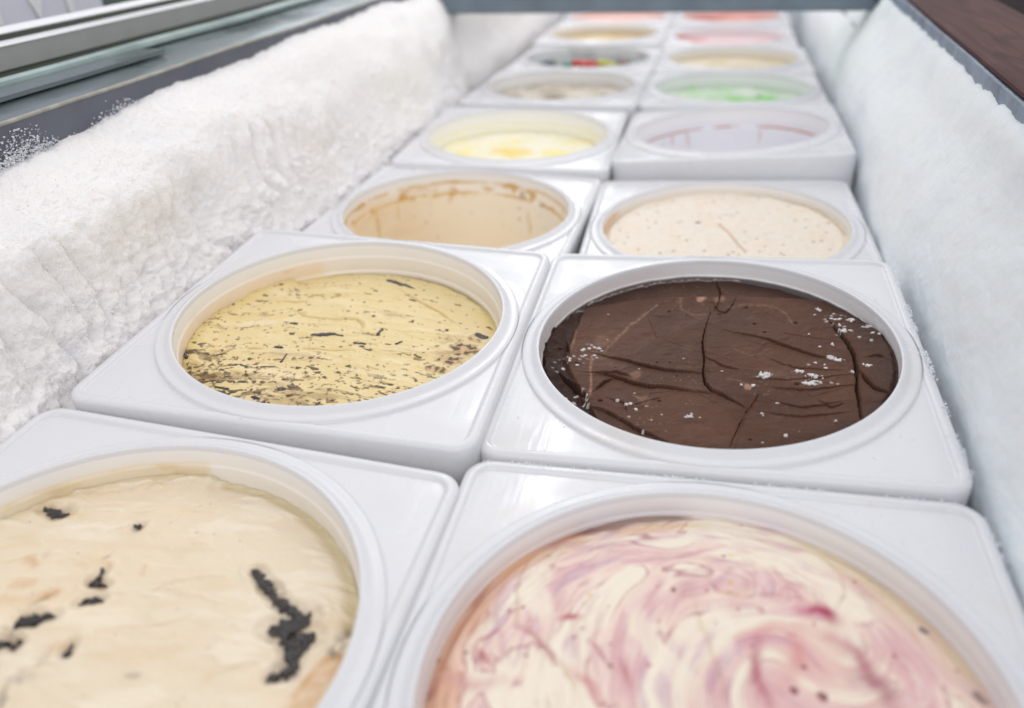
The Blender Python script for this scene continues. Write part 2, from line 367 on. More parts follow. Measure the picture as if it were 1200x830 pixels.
def left_frost():
    ys = np.concatenate([np.linspace(-.6, .9, 50)[:-1], np.linspace(.9, 3.0, 640)[:-1], np.linspace(3.0, 5.6, 330)[:-1], np.linspace(5.6, 8.74, 120)])
    prof = [(-.9, -1.60), (-.4, -1.49), (-.15, -1.465), (-.05, -1.465), (.02, -1.48), (.08, -1.505), (.14, -1.52), (.22, -1.52), (.29, -1.515), (.34, -1.52), (.385, -1.54), (.42, -1.568), (.46, -1.61), (.49, -1.66), (.515, -1.73), (.535, -1.80)]
    q, px, pz, nx, nz = arc_profile(prof, 360, -.2)
    Yg, Qg = np.meshgrid(ys, q, indexing='ij'); y = Yg.ravel(); sq = Qg.ravel()
    X0, Z0, NX, NZ = [np.tile(a, len(ys)) for a in (px, pz, nx, nz)]
    body = sm(.50, .40, Z0)
    r = sm(4.75, 5.15, y + .25 * fbm(Z0 * 2, y * 0 + 3, 2, 8) - .12 * (Z0 - .2))
    D = .075 * fbm(y * 1.1, sq * 1.6, 3, 31) * (.25 + .75 * body)
    D += .022 * fbm(y * 3.6, sq * 3.6, 2, 36) * (.2 + .8 * body)
    # runnels under the ledge
    fz_ = sm(.38, .33, Z0 + .03 * fbm(y * 5, sq * 0, 2, 4)) * sm(-.02, .14, Z0 + .10 * fbm(y * 4, sq * 0 + 2, 2, 5))
    ph = (y + .17 * fbm(y * 1.9, sq * 2.2, 3, 51) + .14 * (Z0 - .3)) / .105
    fing = np.abs(np.sin(np.pi * ph)) ** .6 + .40 * fbm(y * 16, sq * 12, 3, 52)
    amp = (.022 + .016 * sm(1.4, 1.9, y)) * (.25 + 1.2 * (fbm(y * 1.9, sq * 1.2, 3, 61) + .35)).clip(0, 1.5) * sm(1.0, 1.3, y) * sm(3.0, 2.3, y)
    D += (fing - .75) * amp * fz_
    # cauliflower lumps, strongest low down at the near end
    low = sm(.34, .06, Z0); near = sm(2.6, 1.6, y)
    wy = y + .03 * fbm(y * 9, sq * 9, 3, 6); ws = sq + .03 * fbm(y * 9 + 5, sq * 9, 3, 7)
    def lumps(f, sd, a, thr):
        d, rid, _, _ = cells(wy * f, ws * f, sd); return a * (np.sqrt(np.clip(1 - d * d * 1.2, 0, 1)) - .6) * (rid > thr)
    ms = (.5 + 1.2 * fbm(y * 2.6, sq * 3, 3, 63)).clip(0, 1)
    D += lumps(11, 12, .026, .3) * (.22 + .7 * low) * sm(.44, .34, Z0) * ms
    D += lumps(24, 13, .015, .25) * (.10 + .6 * low + .4 * near * low) * (.3 + ms)
    D += lumps(52, 14, .0065, .2) * (.25 + .75 * low)
    D += .0075 * fbm(y * 20, sq * 20, 4, 33, .6) * (.16 + .84 * low) + .0026 * fbm(y * 50, sq * 50, 3, 35)
    D += (.004 + .010 * low) * np.abs(fbm(y * 13, sq * 13, 3, 37)) * 2 + .0035 * np.abs(fbm(y * 34, sq * 34, 3, 38)) * 2 * (.4 + .6 * low)
    D *= (1 - .6 * r)
    X = X0 + NX * D - r * .095 * sm(.55, .1, Z0 - .1) ; Z = Z0 + NZ * D
    # the upper edge wanders and sits lower at the near end
    drop = sm(.34, .52, Z0) * (.080 * (1 - sm(1.3, 2.5, y)) + .022 * fbm(y * 1.1, y * 0, 2, 21) - .008 - .016 * sm(2.3, 3.2, y)) + sm(.47, .52, Z0) * .010 * fbm(y * 12, sq * 3, 3, 22)
    Z = Z - drop
    global LF; LF = np.stack([X, y, Z], 1)
    c = frost_color(y, sq, (.972, .95, .94)); icy = sm(.12, .45, fbm(y * 3.2, sq * 5, 4, 75)); c = mix(c, (.86, .86, .875), .55 * icy)
    return npmesh('frost_layer', np.stack([X, y, Z], 1) * S, [gridfaces(len(ys), len(q))], M['frost'], col=c)
lf = tag(left_frost(), 'thick lumpy white frost with runnels covering the left freezer wall', 'frost', kind='stuff')

def fluff():
    """granular crystals standing on the left frost, finest detail of the bank"""
    rng = np.random.default_rng(31); k = (LF[:, 1] > .95) & (LF[:, 1] < 4.4) & (LF[:, 2] > -.1) & (LF[:, 0] > -1.74)
    P = LF[k]; n = 52000; wgt = 1 / (P[:, 1] + .2); wgt *= (.25 + (fbm(P[:, 1] * 5, P[:, 2] * 7, 3, 95) + .35).clip(0, 1)) * (1 + 1.2 * sm(.3, .1, P[:, 2])); wgt /= wgt.sum()
    q = P[rng.choice(len(P), n, p=wgt)] + rng.normal(0, .003, (n, 3))
    shards('frost_fluff', q, (.8, 0, .55), .0042, M['fluff'], 'fine granular frost crystals standing on the left frost bank', 33, flat=.75)

def right_frost():
    ys = np.concatenate([np.linspace(-.6, .9, 40)[:-1], np.linspace(.9, 3.0, 420)[:-1], np.linspace(3.0, 5.6, 230)[:-1], np.linspace(5.6, 8.74, 90)])
    prof = [(-.9, .66), (-.5, .585), (-.25, .558), (-.1, .550), (.05, .556), (.2, .573), (.33, .592), (.42, .602), (.475, .608), (.515, .622), (.545, .655)]
    q, px, pz, nx, nz = arc_profile([(a, -b) for a, b in prof], 250, -.3)
    Yg, Qg = np.meshgrid(ys, q, indexing='ij'); y = Yg.ravel(); sq = Qg.ravel()
    X0, Z0, NX, NZ = [np.tile(a, len(ys)) for a in (px, pz, nx, nz)]
    b = .25 + .75 * sm(.50, .40, Z0)
    r = sm(4.55, 4.95, y - .15 * (Z0 - .2) + .2 * fbm(Z0 * 2, y * 0 + 7, 2, 9))
    D = .020 * fbm(y * .9 + sq * 1.0, sq * 1.8 - y * .4, 2, 83) * b + .009 * fbm(y * 2.4 + sq, sq * 3.5, 2, 84) * b
    D += .0050 * fbm(y * 9, sq * 12, 4, 86, .6) * (.4 + .6 * b) + .0011 * fbm(y * 45, sq * 45, 3, 87) - r * .030
    X = -(X0 + NX * D) + (SKW + .020 * sm(.15, .48, Z0)) * y; Z = Z0 + NZ * D + sm(.40, .5, Z0) * (.010 * fbm(y * 1.6, y * 0, 2, 81) + .015 * fbm(y * 11, sq * 2, 4, 82))
    c = frost_color(y, sq, (.85, .905, .945)); c = mix(c, (.78, .83, .87), .5 * sm(.1, .45, fbm(y * 2.5, sq * 4, 4, 85)))
    return npmesh('frost_layer', np.stack([X, y, Z], 1) * S, [gridfaces(len(ys), len(q), flip=True)], M['frost_r'], col=c)
tag(right_frost(), 'smooth bluish white frost covering the right freezer wall', 'frost', kind='stuff')
box_ = fpart(box('liner_frost', WL - .01, .9, Y1 - .06, Y1 + .01, -.88, .52, M['frost_r'] if False else M['crystal'], bev=.02))

def floor_frost():
    xs = np.linspace(-1.76, .95, 60); ys = np.linspace(-1.1, 8.7, 160); Xg, Yg = np.meshgrid(xs, ys, indexing='ij'); x = Xg.ravel(); y = Yg.ravel()
    z = -.835 + .02 * fbm(x * 2, y * 2, 3, 91)
    return npmesh('frost_floor', np.stack([x, y, z], 1) * S, [gridfaces(60, 160, flip=True)], M['frost'], col=frost_color(x, y))
tag(floor_frost(), 'flat frost on the freezer floor underneath the tubs', 'frost', kind='stuff')

def shards(name, pts, nrm, size, material, label, seed=0, flat=.5):
    """many tiny four sided crystals as one mesh; pts (n,3) in tub sides"""
    rng = np.random.default_rng(seed); n = len(pts); pts = np.asarray(pts); nrm = np.broadcast_to(np.asarray(nrm, float), pts.shape)
    d = nrm + rng.normal(0, .55, (n, 3)); d /= np.linalg.norm(d, axis=1)[:, None]
    a = np.cross(d, rng.normal(0, 1, (n, 3))); a /= np.linalg.norm(a, axis=1)[:, None]; b = np.cross(d, a)
    L = size * rng.uniform(.4, 1.5, n)[:, None]; W = L * rng.uniform(.18, .5, (n, 1))
    v = np.stack([pts + a * W - d * L * .2, pts - a * W * .6 + b * W * .8 - d * L * .2, pts - a * W * .6 - b * W * .8 - d * L * .2, pts + d * L * flat], 1).reshape(-1, 3)
    k = np.arange(n)[:, None] * 4
    f = np.concatenate([k + np.array(t) for t in ((0, 1, 3), (1, 2, 3), (2, 0, 3), (0, 2, 1))])
    return tag(npmesh(name, v * S, [f], material, smooth=False), label, 'frost', kind='stuff')
fluff()
rng = np.random.default_rng(4)
ny = 19000
yy = 1.0 + rng.random(ny) ** 1.2 * 1.6; edge = .425 + .07 * (yy - 1.2) + .012 * pn(yy * 8, yy * 0, 3)
zz = edge - .01 + np.abs(rng.normal(0, .042, ny)) * (2.9 - yy) / 1.5 * (.25 + (pn(yy * 5, yy * 0 + 4, 9) + .5).clip(0, 1.3)) - .01
_ok = zz < .555
shards('frost_crystals', np.stack([WL + .003 + .012 * rng.random(ny) ** 3, yy, zz], 1)[_ok], (1, 0, .3), .0068, M['crystal'],
       'scatter of loose frost crystals clinging to the dark grey liner above the left frost', 2)

# ------------------------------------------------------------------ the tubs
NT = 360
TH = -np.pi / 2 + np.arange(NT) * 2 * np.pi / NT
CT, ST = np.cos(TH), np.sin(TH)

def rho(half, cr):
    """distance from the centre to a rounded square in each direction"""
    lo = np.zeros(NT); hi = np.full(NT, half * 1.5)
    for _ in range(40):
        mid = (lo + hi) / 2; qx = np.abs(mid * CT) - (half - cr); qy = np.abs(mid * ST) - (half - cr)
        d = np.hypot(np.maximum(qx, 0), np.maximum(qy, 0)) + np.minimum(np.maximum(qx, qy), 0) - cr
        lo = np.where(d < 0, mid, lo); hi = np.where(d < 0, hi, mid)
    return lo

RG = .4885                                # where the round shoulder meets the corner plates
def tub_body_mesh():
    rings = []
    def ring(R, z): rings.append(np.stack([R * CT, R * ST, np.full(NT, z) if np.isscalar(z) else z], 1))
    rb = lambda off: np.maximum(rho(.5 - off, max(.055 - off, .012)), RG + .0004)
    ring(np.full(NT, RG), -.0065)
    plate_in = rb(.030)
    for t in (.25, .5, .75, 1): ring(np.full(NT, RG) * (1 - t) + plate_in * t, -.0065)
    shut = lambda off, z: np.where(rho(.5 - off, max(.055 - off, .012)) > RG + .0004, z, -.0025)
    ring(rb(.026), -.0068); ring(rb(.0235), -.0045); ring(rb(.021), -.0008); ring(rb(.018), .0006); ring(rb(.0125), .0010)
    ring(rb(.0085), .0004); ring(rho(.5030 - .0045, .052), -.0015); ring(rho(.503 - .0018, .054), -.005); ring(rho(.503, .055), -.010)
    ring(rho(.503, .055), -.03); ring(rho(.502, .055), -.10)
    ring(rho(.500, .056), -.2); ring(rho(.485, .07), -.78); ring(rho(.455, .08), -.80); ring(rho(.05, .02), -.80)
    return np.concatenate(rings), gridfaces(len(rings), NT, wrap=True, flip=True)
def tub_rim_mesh():
    pr = [(RG, -.0065), (.4872, -.0063), (.4862, -.002), (.4850, .0006), (.4825, .0018), (.476, .0022), (.468, .0022), (.4635, .0030), (.4590, .0056), (.4540, .0090), (.4495, .0118), (.4462, .0130), (.4440, .0131), (.4423, .0120), (.4412, .0095), (.4405, .0)]
    co = np.concatenate([np.stack([r * CT, r * ST, np.full(NT, z)], 1) for r, z in pr])
    return co, gridfaces(len(pr), NT, wrap=True)
BODY = RIM = None

# position on the shelf, height, turn and tilt of every tub, front row first: (column, row): x, y, z, turn, tilt x, tilt y
TUBS = {
 '1L': (-0.929, 0.720, .014, -.002, .023, .057), '1R': (.072, .801, -.017, .015, .025, -.022),
 '2L': (-0.935, 1.768, .050, .018, .036, .036), '2R': (.058, 1.821, .025, .007, .049, -.039),
 '3L': (-0.929, 2.823, -.032, -.020, .006, .024), '3R': (.088, 2.847, -.053, .034, .022, -.033),
 '4L': (-0.910, 3.819, 0, .024, .016, .013), '4R': (.105, 3.887, .030, -.010, -.025, -.068),
 '5L': (-0.884, 4.875, .014, 0, -.011, -.001), '5R': (.122, 4.912, .004, -.001, -.024, 0),
 '6L': (-0.876, 5.910, -.008, 0, -.015, 0), '6R': (.132, 5.923, -.010, 0, -.012, -.002),
 '7L': (-0.896, 6.934, .005, 0, -.006, 0), '7R': (.109, 6.943, -.021, 0, .005, .002),
 '8L': (-0.890, 7.960, .0, .004, 0, 0), '8R': (.120, 7.965, -.005, -.006, 0, 0),
}
def tub_matrix(k):
    x, y, z, a, b, c = TUBS[k]; R = rot(a, b, c)
    mm = Matrix.Identity(4)
    for i in range(3):
        for j in range(3): mm[i][j] = R[i, j]
        mm[i][3] = (x, y, z)[i] * S
    return mm, R, np.array([x, y, z])

def mk(k, zl):
    """returns a function that lays surveyed sight lines onto the level zl inside tub k (tub sides)"""
    _, R, T = tub_matrix(k)
    def f(*pts):
        out = []
        for px, py in pts:
            d = CM @ np.array([(px - 600) / F_PX, 1, (415 - py) / F_PX]); o = R.T @ (np.array([0, 0, CAM_H]) - T); dd = R.T @ d
            t = (zl - o[2]) / dd[2]; p = o + t * dd; out.append((p[0], p[1]))
        return out
    return f

WHITE = np.array([.86, .855, .86])
def wall_mesh(k, colf, rows=46, deep=-.74):
    pr = [(.4405, .0), (.4392, -.034), (.4362, -.0385), (.4345, -.082), (.4295, -.0865), (.4280, -.092)]
    zs = [p[1] for p in pr]; rs = [p[0] for p in pr]
    z = np.concatenate([np.linspace(0, -.034, 12)[:-1], [-.034, -.0365, -.0385], np.linspace(-.0385, -.082, 14)[1:], [-.0845, -.0865, -.092], np.linspace(-.092, -.40, 34)[1:], [-.55, deep]])
    r = np.interp(-z, [-q for q in zs] + [-deep], rs + [.405])
    th = -np.pi / 2 + np.arange(720) * np.pi / 360
    T_, Z_ = np.meshgrid(th, z); R_ = np.repeat(r[:, None], 720, 1)
    co = np.stack([R_ * np.cos(T_), R_ * np.sin(T_), Z_], -1).reshape(-1, 3)
    bot = len(co); nz = len(z)
    co = np.concatenate([co, [[0, 0, deep - .003]]])
    last = (nz - 1) * 720
    f3 = np.stack([last + np.arange(720), last + (np.arange(720) + 1) % 720, np.full(720, bot)], 1)
    c = colf(T_.ravel(), Z_.ravel()); c = np.concatenate([c, c[-1:]])
    return co * S, [gridfaces(nz, 720, wrap=True), f3], c

def stain(th, z, base=WHITE):
    return np.tile(np.asarray(base, float), (th.size, 1))

def th_of(deg0, deg1, th, soft=.15):
    """mask: angles counter-clockwise from the right between two bearings"""
    a = np.mod(th - math.radians(deg0), 2 * np.pi); wdt = math.radians(deg1 - deg0)
    return sm(-.001, soft, a) * sm(wdt, wdt - soft, a) * (a < wdt)

tub_label = {
 '1L': 'white square tub at the lower left, holding vanilla ice cream with black chocolate pieces',
 '1R': 'white square tub at the bottom right of the photo, holding berry swirl ice cream',
 '2L': 'white square tub holding yellow cookie crumb ice cream beside the left frost',
 '2R': 'white square tub holding dark chocolate ice cream, frosted along its right edge',
 '3L': 'nearly empty white square tub with caramel streaks smeared around its inner wall',
 '3R': 'white square tub filled with speckled pale beige ice cream behind the chocolate one',
 '4L': 'white square tub holding pale lemon yellow ice cream behind the caramel streaked tub',
 '4R': 'raised white square tub showing its front side, scraped low with a reddish line inside',
 '5L': 'white square tub with scraped greyish ice cream behind the lemon one',
 '5R': 'white square tub with mint green ice cream low inside',
 '6L': 'white square tub with red, yellow and brown sweets low inside',
 '6R': 'white square tub of pale beige ice cream behind the mint green one',
 '7L': 'white square tub of tan yellow ice cream behind the colourful sweets',
 '7R': 'white square tub of pink ice cream with a red left side',
 '8L': 'farthest white tub of the left column, holding salmon pink sorbet under the crossbar',
 '8R': 'farthest white tub of the right column, holding deep red sorbet under the crossbar',
}

bc, bf = tub_body_mesh(); rc, rf = tub_rim_mesh()
WALLC = {}
def wall_col(k):
    def f(th, z):
        c = stain(th, z); a = th * .43
        n1 = fbm(a * 6, z * 14, 4, 5); n2 = fbm(a * 14, z * 30, 4, 9)
        if k == '1L':
            film = th_of(96, 215, th, .04) * sm(-.026, -.036, z + .004 * n2) * sm(-.30, -.1, z + .2)
            c = mix(c, lin(226, 205, 165), film * (.65 + .3 * sm(-.2, .3, n2)))
            c = mix(c, lin(205, 180, 140), film * .5 * sm(.1, .4, n2))
            c = mix(c, lin(236, 224, 200), .35 * sm(-.0, -.04, z))
        elif k == '2L':
            film = th_of(118, 235, th, .12) * sm(-.02, -.07, z + .01 * n1)
            c = mix(c, lin(238, 205, 160), .75 * film); c = mix(c, lin(214, 150, 70), film * .55 * sm(.25, .5, n2))
            c = mix(c, lin(236, 222, 200), .5 * sm(-.005, -.06, z)); c = mix(c, lin(225, 210, 170), .5 * sm(-.06, -.11, z))
            c = mix(c, lin(90, 80, 50), .55 * sm(-.096, -.106, z + .003 * n2) * th_of(30, 95, th))  # contact shadow just above the ice at the back, put into the wall colour
        elif k == '3L':
            c = mix(c, lin(248, 243, 232), .85 * sm(-.012, -.05, z + .006 * n1)); 
            c = mix(c, lin(247, 239, 220), .9 * sm(-.075, -.085, z))
            c = mix(c, lin(238, 237, 230), .55 * th_of(-15, 85, th, .8) * sm(-.08, -.1, z))
            cm_ = lin(202, 158, 66); c2 = lin(130, 84, 30)
            e1 = np.exp(-((z + .036 + .004 * fbm(a * 9, z * 0, 3, 2)) / .0055) ** 2) * sm(-.35, .1, fbm(a * 7, z * 0 + 4, 3, 6))
            e2 = np.exp(-((z + .083 + .003 * fbm(a * 8, z * 0, 3, 3)) / .0055) ** 2) * sm(-.4, .1, fbm(a * 8, z * 0 + 9, 3, 7))
            c = mix(c, cm_, .85 * e1); c = mix(c, cm_, .9 * e2)
            bl = sm(.08, .35, fbm(a * 10 + 3, z * 16, 4, 14)) * sm(-.02, -.035, z) * sm(-.105, -.088, z); c = mix(c, cm_, .85 * bl)
            drip = sm(.28, .5, fbm(a * 20, z * 3.2, 3, 16)) * sm(-.08, -.09, z) * sm(-.34, -.2, z + .08 * n1); c = mix(c, cm_, .55 * drip)
            sp = sm(.52, .68, fbm(a * 40, z * 42, 2, 19)) * sm(-.03, -.05, z); c = mix(c, c2, .8 * sp)
            for dg, zz_, ww, hh in ((68, -.066, .010, .020), (66, -.074, .008, .012), (112, -.10, .009, .022), (128, -.05, .03, .008), (52, -.08, .02, .01)):
                e = np.exp(-((a - math.radians(dg) * .43 + .3 * (z - zz_)) / ww) ** 2 - ((z - zz_) / hh) ** 2); c = mix(c, c2 if dg < 70 else cm_, .85 * e * (.7 + .6 * n2).clip(0, 1))
            c = mix(c, lin(222, 178, 104), .45 * th_of(95, 235, th, 1.0) * sm(-.03, -.06, z) * (.7 + .6 * n1))
        elif k == '3R':
            c = mix(c, lin(214, 150, 95), .8 * th_of(150, 190, th, .2) * sm(-.004, -.02, z + .01 * n1)); c = mix(c, lin(240, 225, 200), .6 * sm(-.005, -.04, z))
            c = mix(c, lin(150, 135, 90), .4 * sm(-.03, -.04, z + .004 * n2) * th_of(20, 80, th))
        elif k == '4L':
            c = mix(c, lin(245, 242, 222), .8 * sm(-.02, -.07, z + .01 * n1)); c = mix(c, lin(246, 238, 190), .5 * sm(-.09, -.14, z + .02 * n1))
        elif k == '4R':
            c = mix(c, lin(230, 233, 242), .6 * sm(-.0, -.09, z))
            e = np.exp(-((z + .084 + .002 * n1) / .0045) ** 2) * sm(-.35, .05, fbm(a * 6, z * 0, 3, 31)); c = mix(c, lin(176, 92, 60), .85 * e)
            c = mix(c, lin(232, 236, 243), .8 * sm(-.086, -.10, z)); c = mix(c, lin(228, 190, 165), .6 * th_of(150, 215, th, .4) * sm(-.06, -.09, z))
            c = mix(c, lin(190, 130, 110), .4 * sm(.3, .5, fbm(a * 22, z * 4, 3, 33)) * sm(-.08, -.1, z) * sm(-.22, -.12, z))
        elif k in ('5L',):
            c = mix(c, lin(226, 224, 216), .7 * sm(-.03, -.06, z)); c = mix(c, lin(160, 146, 130), .6 * sm(0, .4, fbm(a * 9, z * 12, 4, 41)) * sm(-.05, -.08, z))
        elif k == '5R':
            c = mix(c, lin(220, 232, 222), .7 * sm(-.02, -.06, z)); c = mix(c, lin(206, 226, 204), .5 * sm(0, .5, n1) * sm(-.05, -.1, z))
        elif k == '6L':
            c = mix(c, lin(205, 212, 214), .7 * sm(-.01, -.05, z)); c = mix(c, lin(140, 146, 142), .5 * sm(0, .4, n1))
        elif k == '6R':
            c = mix(c, lin(232, 222, 200), .8 * sm(-.01, -.04, z))
        elif k == '7L':
            c = mix(c, lin(206, 186, 150), .7 * sm(-.01, -.04, z))
        elif k == '7R':
            c = mix(c, lin(226, 206, 210), .7 * sm(-.01, -.04, z)); c = mix(c, lin(200, 110, 100), .7 * th_of(130, 220, th, .4) * sm(-.01, -.04, z))
        elif k[0] == '8':
            c = mix(c, lin(235, 180, 168), .8 * sm(-.005, -.03, z))
        if k in ('1R',): 
            c = mix(c, lin(206, 192, 196), .4 * sm(-.01, -.04, z))
            c = mix(c, lin(224, 204, 186), .35 * th_of(110, 230, th, .5) * sm(-.02, -.045, z + .01 * n1))
        if k == '2R':
            c = mix(c, lin(206, 176, 166), .3 * th_of(90, 230, th, .5)); c = mix(c, lin(70, 55, 50), .85 * sm(-.036, -.040, z + .002 * n2))
        return c
    return f

for i, k in enumerate(TUBS):
    mm, _, _ = tub_matrix(k)
    t = empty('ice_cream_tub'); t.matrix_world = mm
    tag(t, tub_label[k], 'tub', 'square white ice cream tubs in two columns')
    if BODY is None:
        b = npmesh('body', bc * S, [bf], M['tub'], t); BODY = b.data
        r = npmesh('rim', rc * S, [rf], M['tub'], t); RIM = r.data
    else:
        b = bpy.data.objects.new('body', BODY); COL.objects.link(b); b.parent = t
        r = bpy.data.objects.new('rim', RIM); COL.objects.link(r); r.parent = t
    co, fc, cc = wall_mesh(k, wall_col(k))
    npmesh('inner_wall', co, fc, M['wall'], t, cc)

# ------------------------------------------------------------------ the ice cream
def disc(n, R):
    """square grid mapped evenly onto a disc"""
    a = np.linspace(-1, 1, n); X, Y = np.meshgrid(a, a, indexing='xy'); x = X.ravel(); y = Y.ravel()
    c = np.abs(x) > np.abs(y)
    with np.errstate(divide='ignore', invalid='ignore'):
        r = np.where(c, x, y); ph = np.where(c, (np.pi / 4) * np.where(x != 0, y / np.where(x == 0, 1, x), 0), (np.pi / 2) - (np.pi / 4) * np.where(y != 0, x / np.where(y == 0, 1, y), 0))
    u = R * r * np.cos(ph); v = R * r * np.sin(ph)
    return u, v

def make_ice(k, n, R, fn, material, label, cat='ice cream', thick=.25):
    u, v = disc(n, R); z, c = fn(u, v)
    mm, _, _ = tub_matrix(k)
    co = np.stack([u, v, z], 1)
    idx = np.arange(n * n).reshape(n, n)
    per = np.concatenate([idx[0, :-1], idx[:-1, -1], idx[-1, :0:-1], idx[:0:-1, 0]])
    low = co[per].copy(); low[:, 2] -= thick; low[:, :2] *= .985
    base = len(co); co2 = np.concatenate([co, low, [[0, 0, z.mean() - thick]]]); m_ = len(per)
    a = np.arange(m_); b = (a + 1) % m_
    side = np.stack([per[a], base + a, base + b, per[b]], 1); cap = np.stack([base + a, np.full(m_, base + m_), base + b], 1)
    c2 = np.concatenate([c, c[per], c[:1]])
    o = npmesh('ice_cream', co2 * S, [gridfaces(n, n), side, cap], material, col=c2)
    o.matrix_world = mm
    tag(o, label, cat); o['group'] = 'ice creams in the tubs'
    return o

def chunks(parent, k, zl, fn, polys, col, name='chocolate_piece', h=.006, step=.0016, rag=.004, seed=0):
    """raised embedded pieces with ragged outlines, each a small closed mesh"""
    f = mk(k, zl)
    for q, (pts, wd) in enumerate(polys):
        P = f(*pts); xs = [p[0] for p in P]; ys = [p[1] for p in P]; pad = max(wd) + .008
        n1 = int((max(xs) - min(xs) + 2 * pad) / step) + 1; n2 = int((max(ys) - min(ys) + 2 * pad) / step) + 1
        gx = min(xs) - pad + np.arange(n1) * step; gy = min(ys) - pad + np.arange(n2) * step
        X, Y = np.meshgrid(gx, gy, indexing='ij'); u = X.ravel(); v = Y.ravel()
        d, sd, pos = seg(u, v, P) if len(P) > 1 else (np.hypot(u - P[0][0], v - P[0][1]), 0, np.zeros(u.shape))
        wv = np.interp(pos, np.linspace(0, 1, len(wd)), wd)
        s = wv * .86 - d + rag * fbm(u * 70, v * 70, 3, seed + q) * np.minimum(1, wv / .008)
        ins = (s > 0).reshape(n1, n2)
        cell = ins[:-1, :-1] & ins[1:, :-1] & ins[1:, 1:] & ins[:-1, 1:]
        if not cell.any(): continue
        z0, _ = fn(u, v)
        z = z0 + h * np.clip(s / (np.maximum(wv, .004)), 0, 1) ** .4 * (.62 + .7 * np.abs(fbm(u * 60, v * 60, 3, 77 + q)) + .4 * fbm(u * 120, v * 120, 2, 7)) - .0005
        ii, jj = np.nonzero(cell); F = np.stack([ii * n2 + jj, (ii + 1) * n2 + jj, (ii + 1) * n2 + jj + 1, ii * n2 + jj + 1], 1)
        use = np.unique(F); rm = np.full(n1 * n2, -1); rm[use] = np.arange(len(use)); F = rm[F]
        top = np.stack([u, v, z], 1)[use]; bot = top.copy(); bot[:, 2] = z0[use] - .004
        nn = len(use)
        # boundary edges for the skirt
        e = np.concatenate([F[:, [0, 1]], F[:, [1, 2]], F[:, [2, 3]], F[:, [3, 0]]]); key = np.sort(e, 1); kk = key[:, 0] * nn + key[:, 1]
        uq, ix, ct = np.unique(kk, return_index=True, return_counts=True); be = e[ix[ct == 1]]
        side = np.stack([be[:, 1], be[:, 0], be[:, 0] + nn, be[:, 1] + nn], 1)
        cc = np.tile(col, (nn, 1)) * (1 + .5 * fbm(top[:, 0] * 60, top[:, 1] * 60, 3, 5))[:, None]
        npmesh(name, np.concatenate([top, bot]) * S, [F, F[:, ::-1] + nn, side], M['chunk'], parent, np.concatenate([cc, cc]))

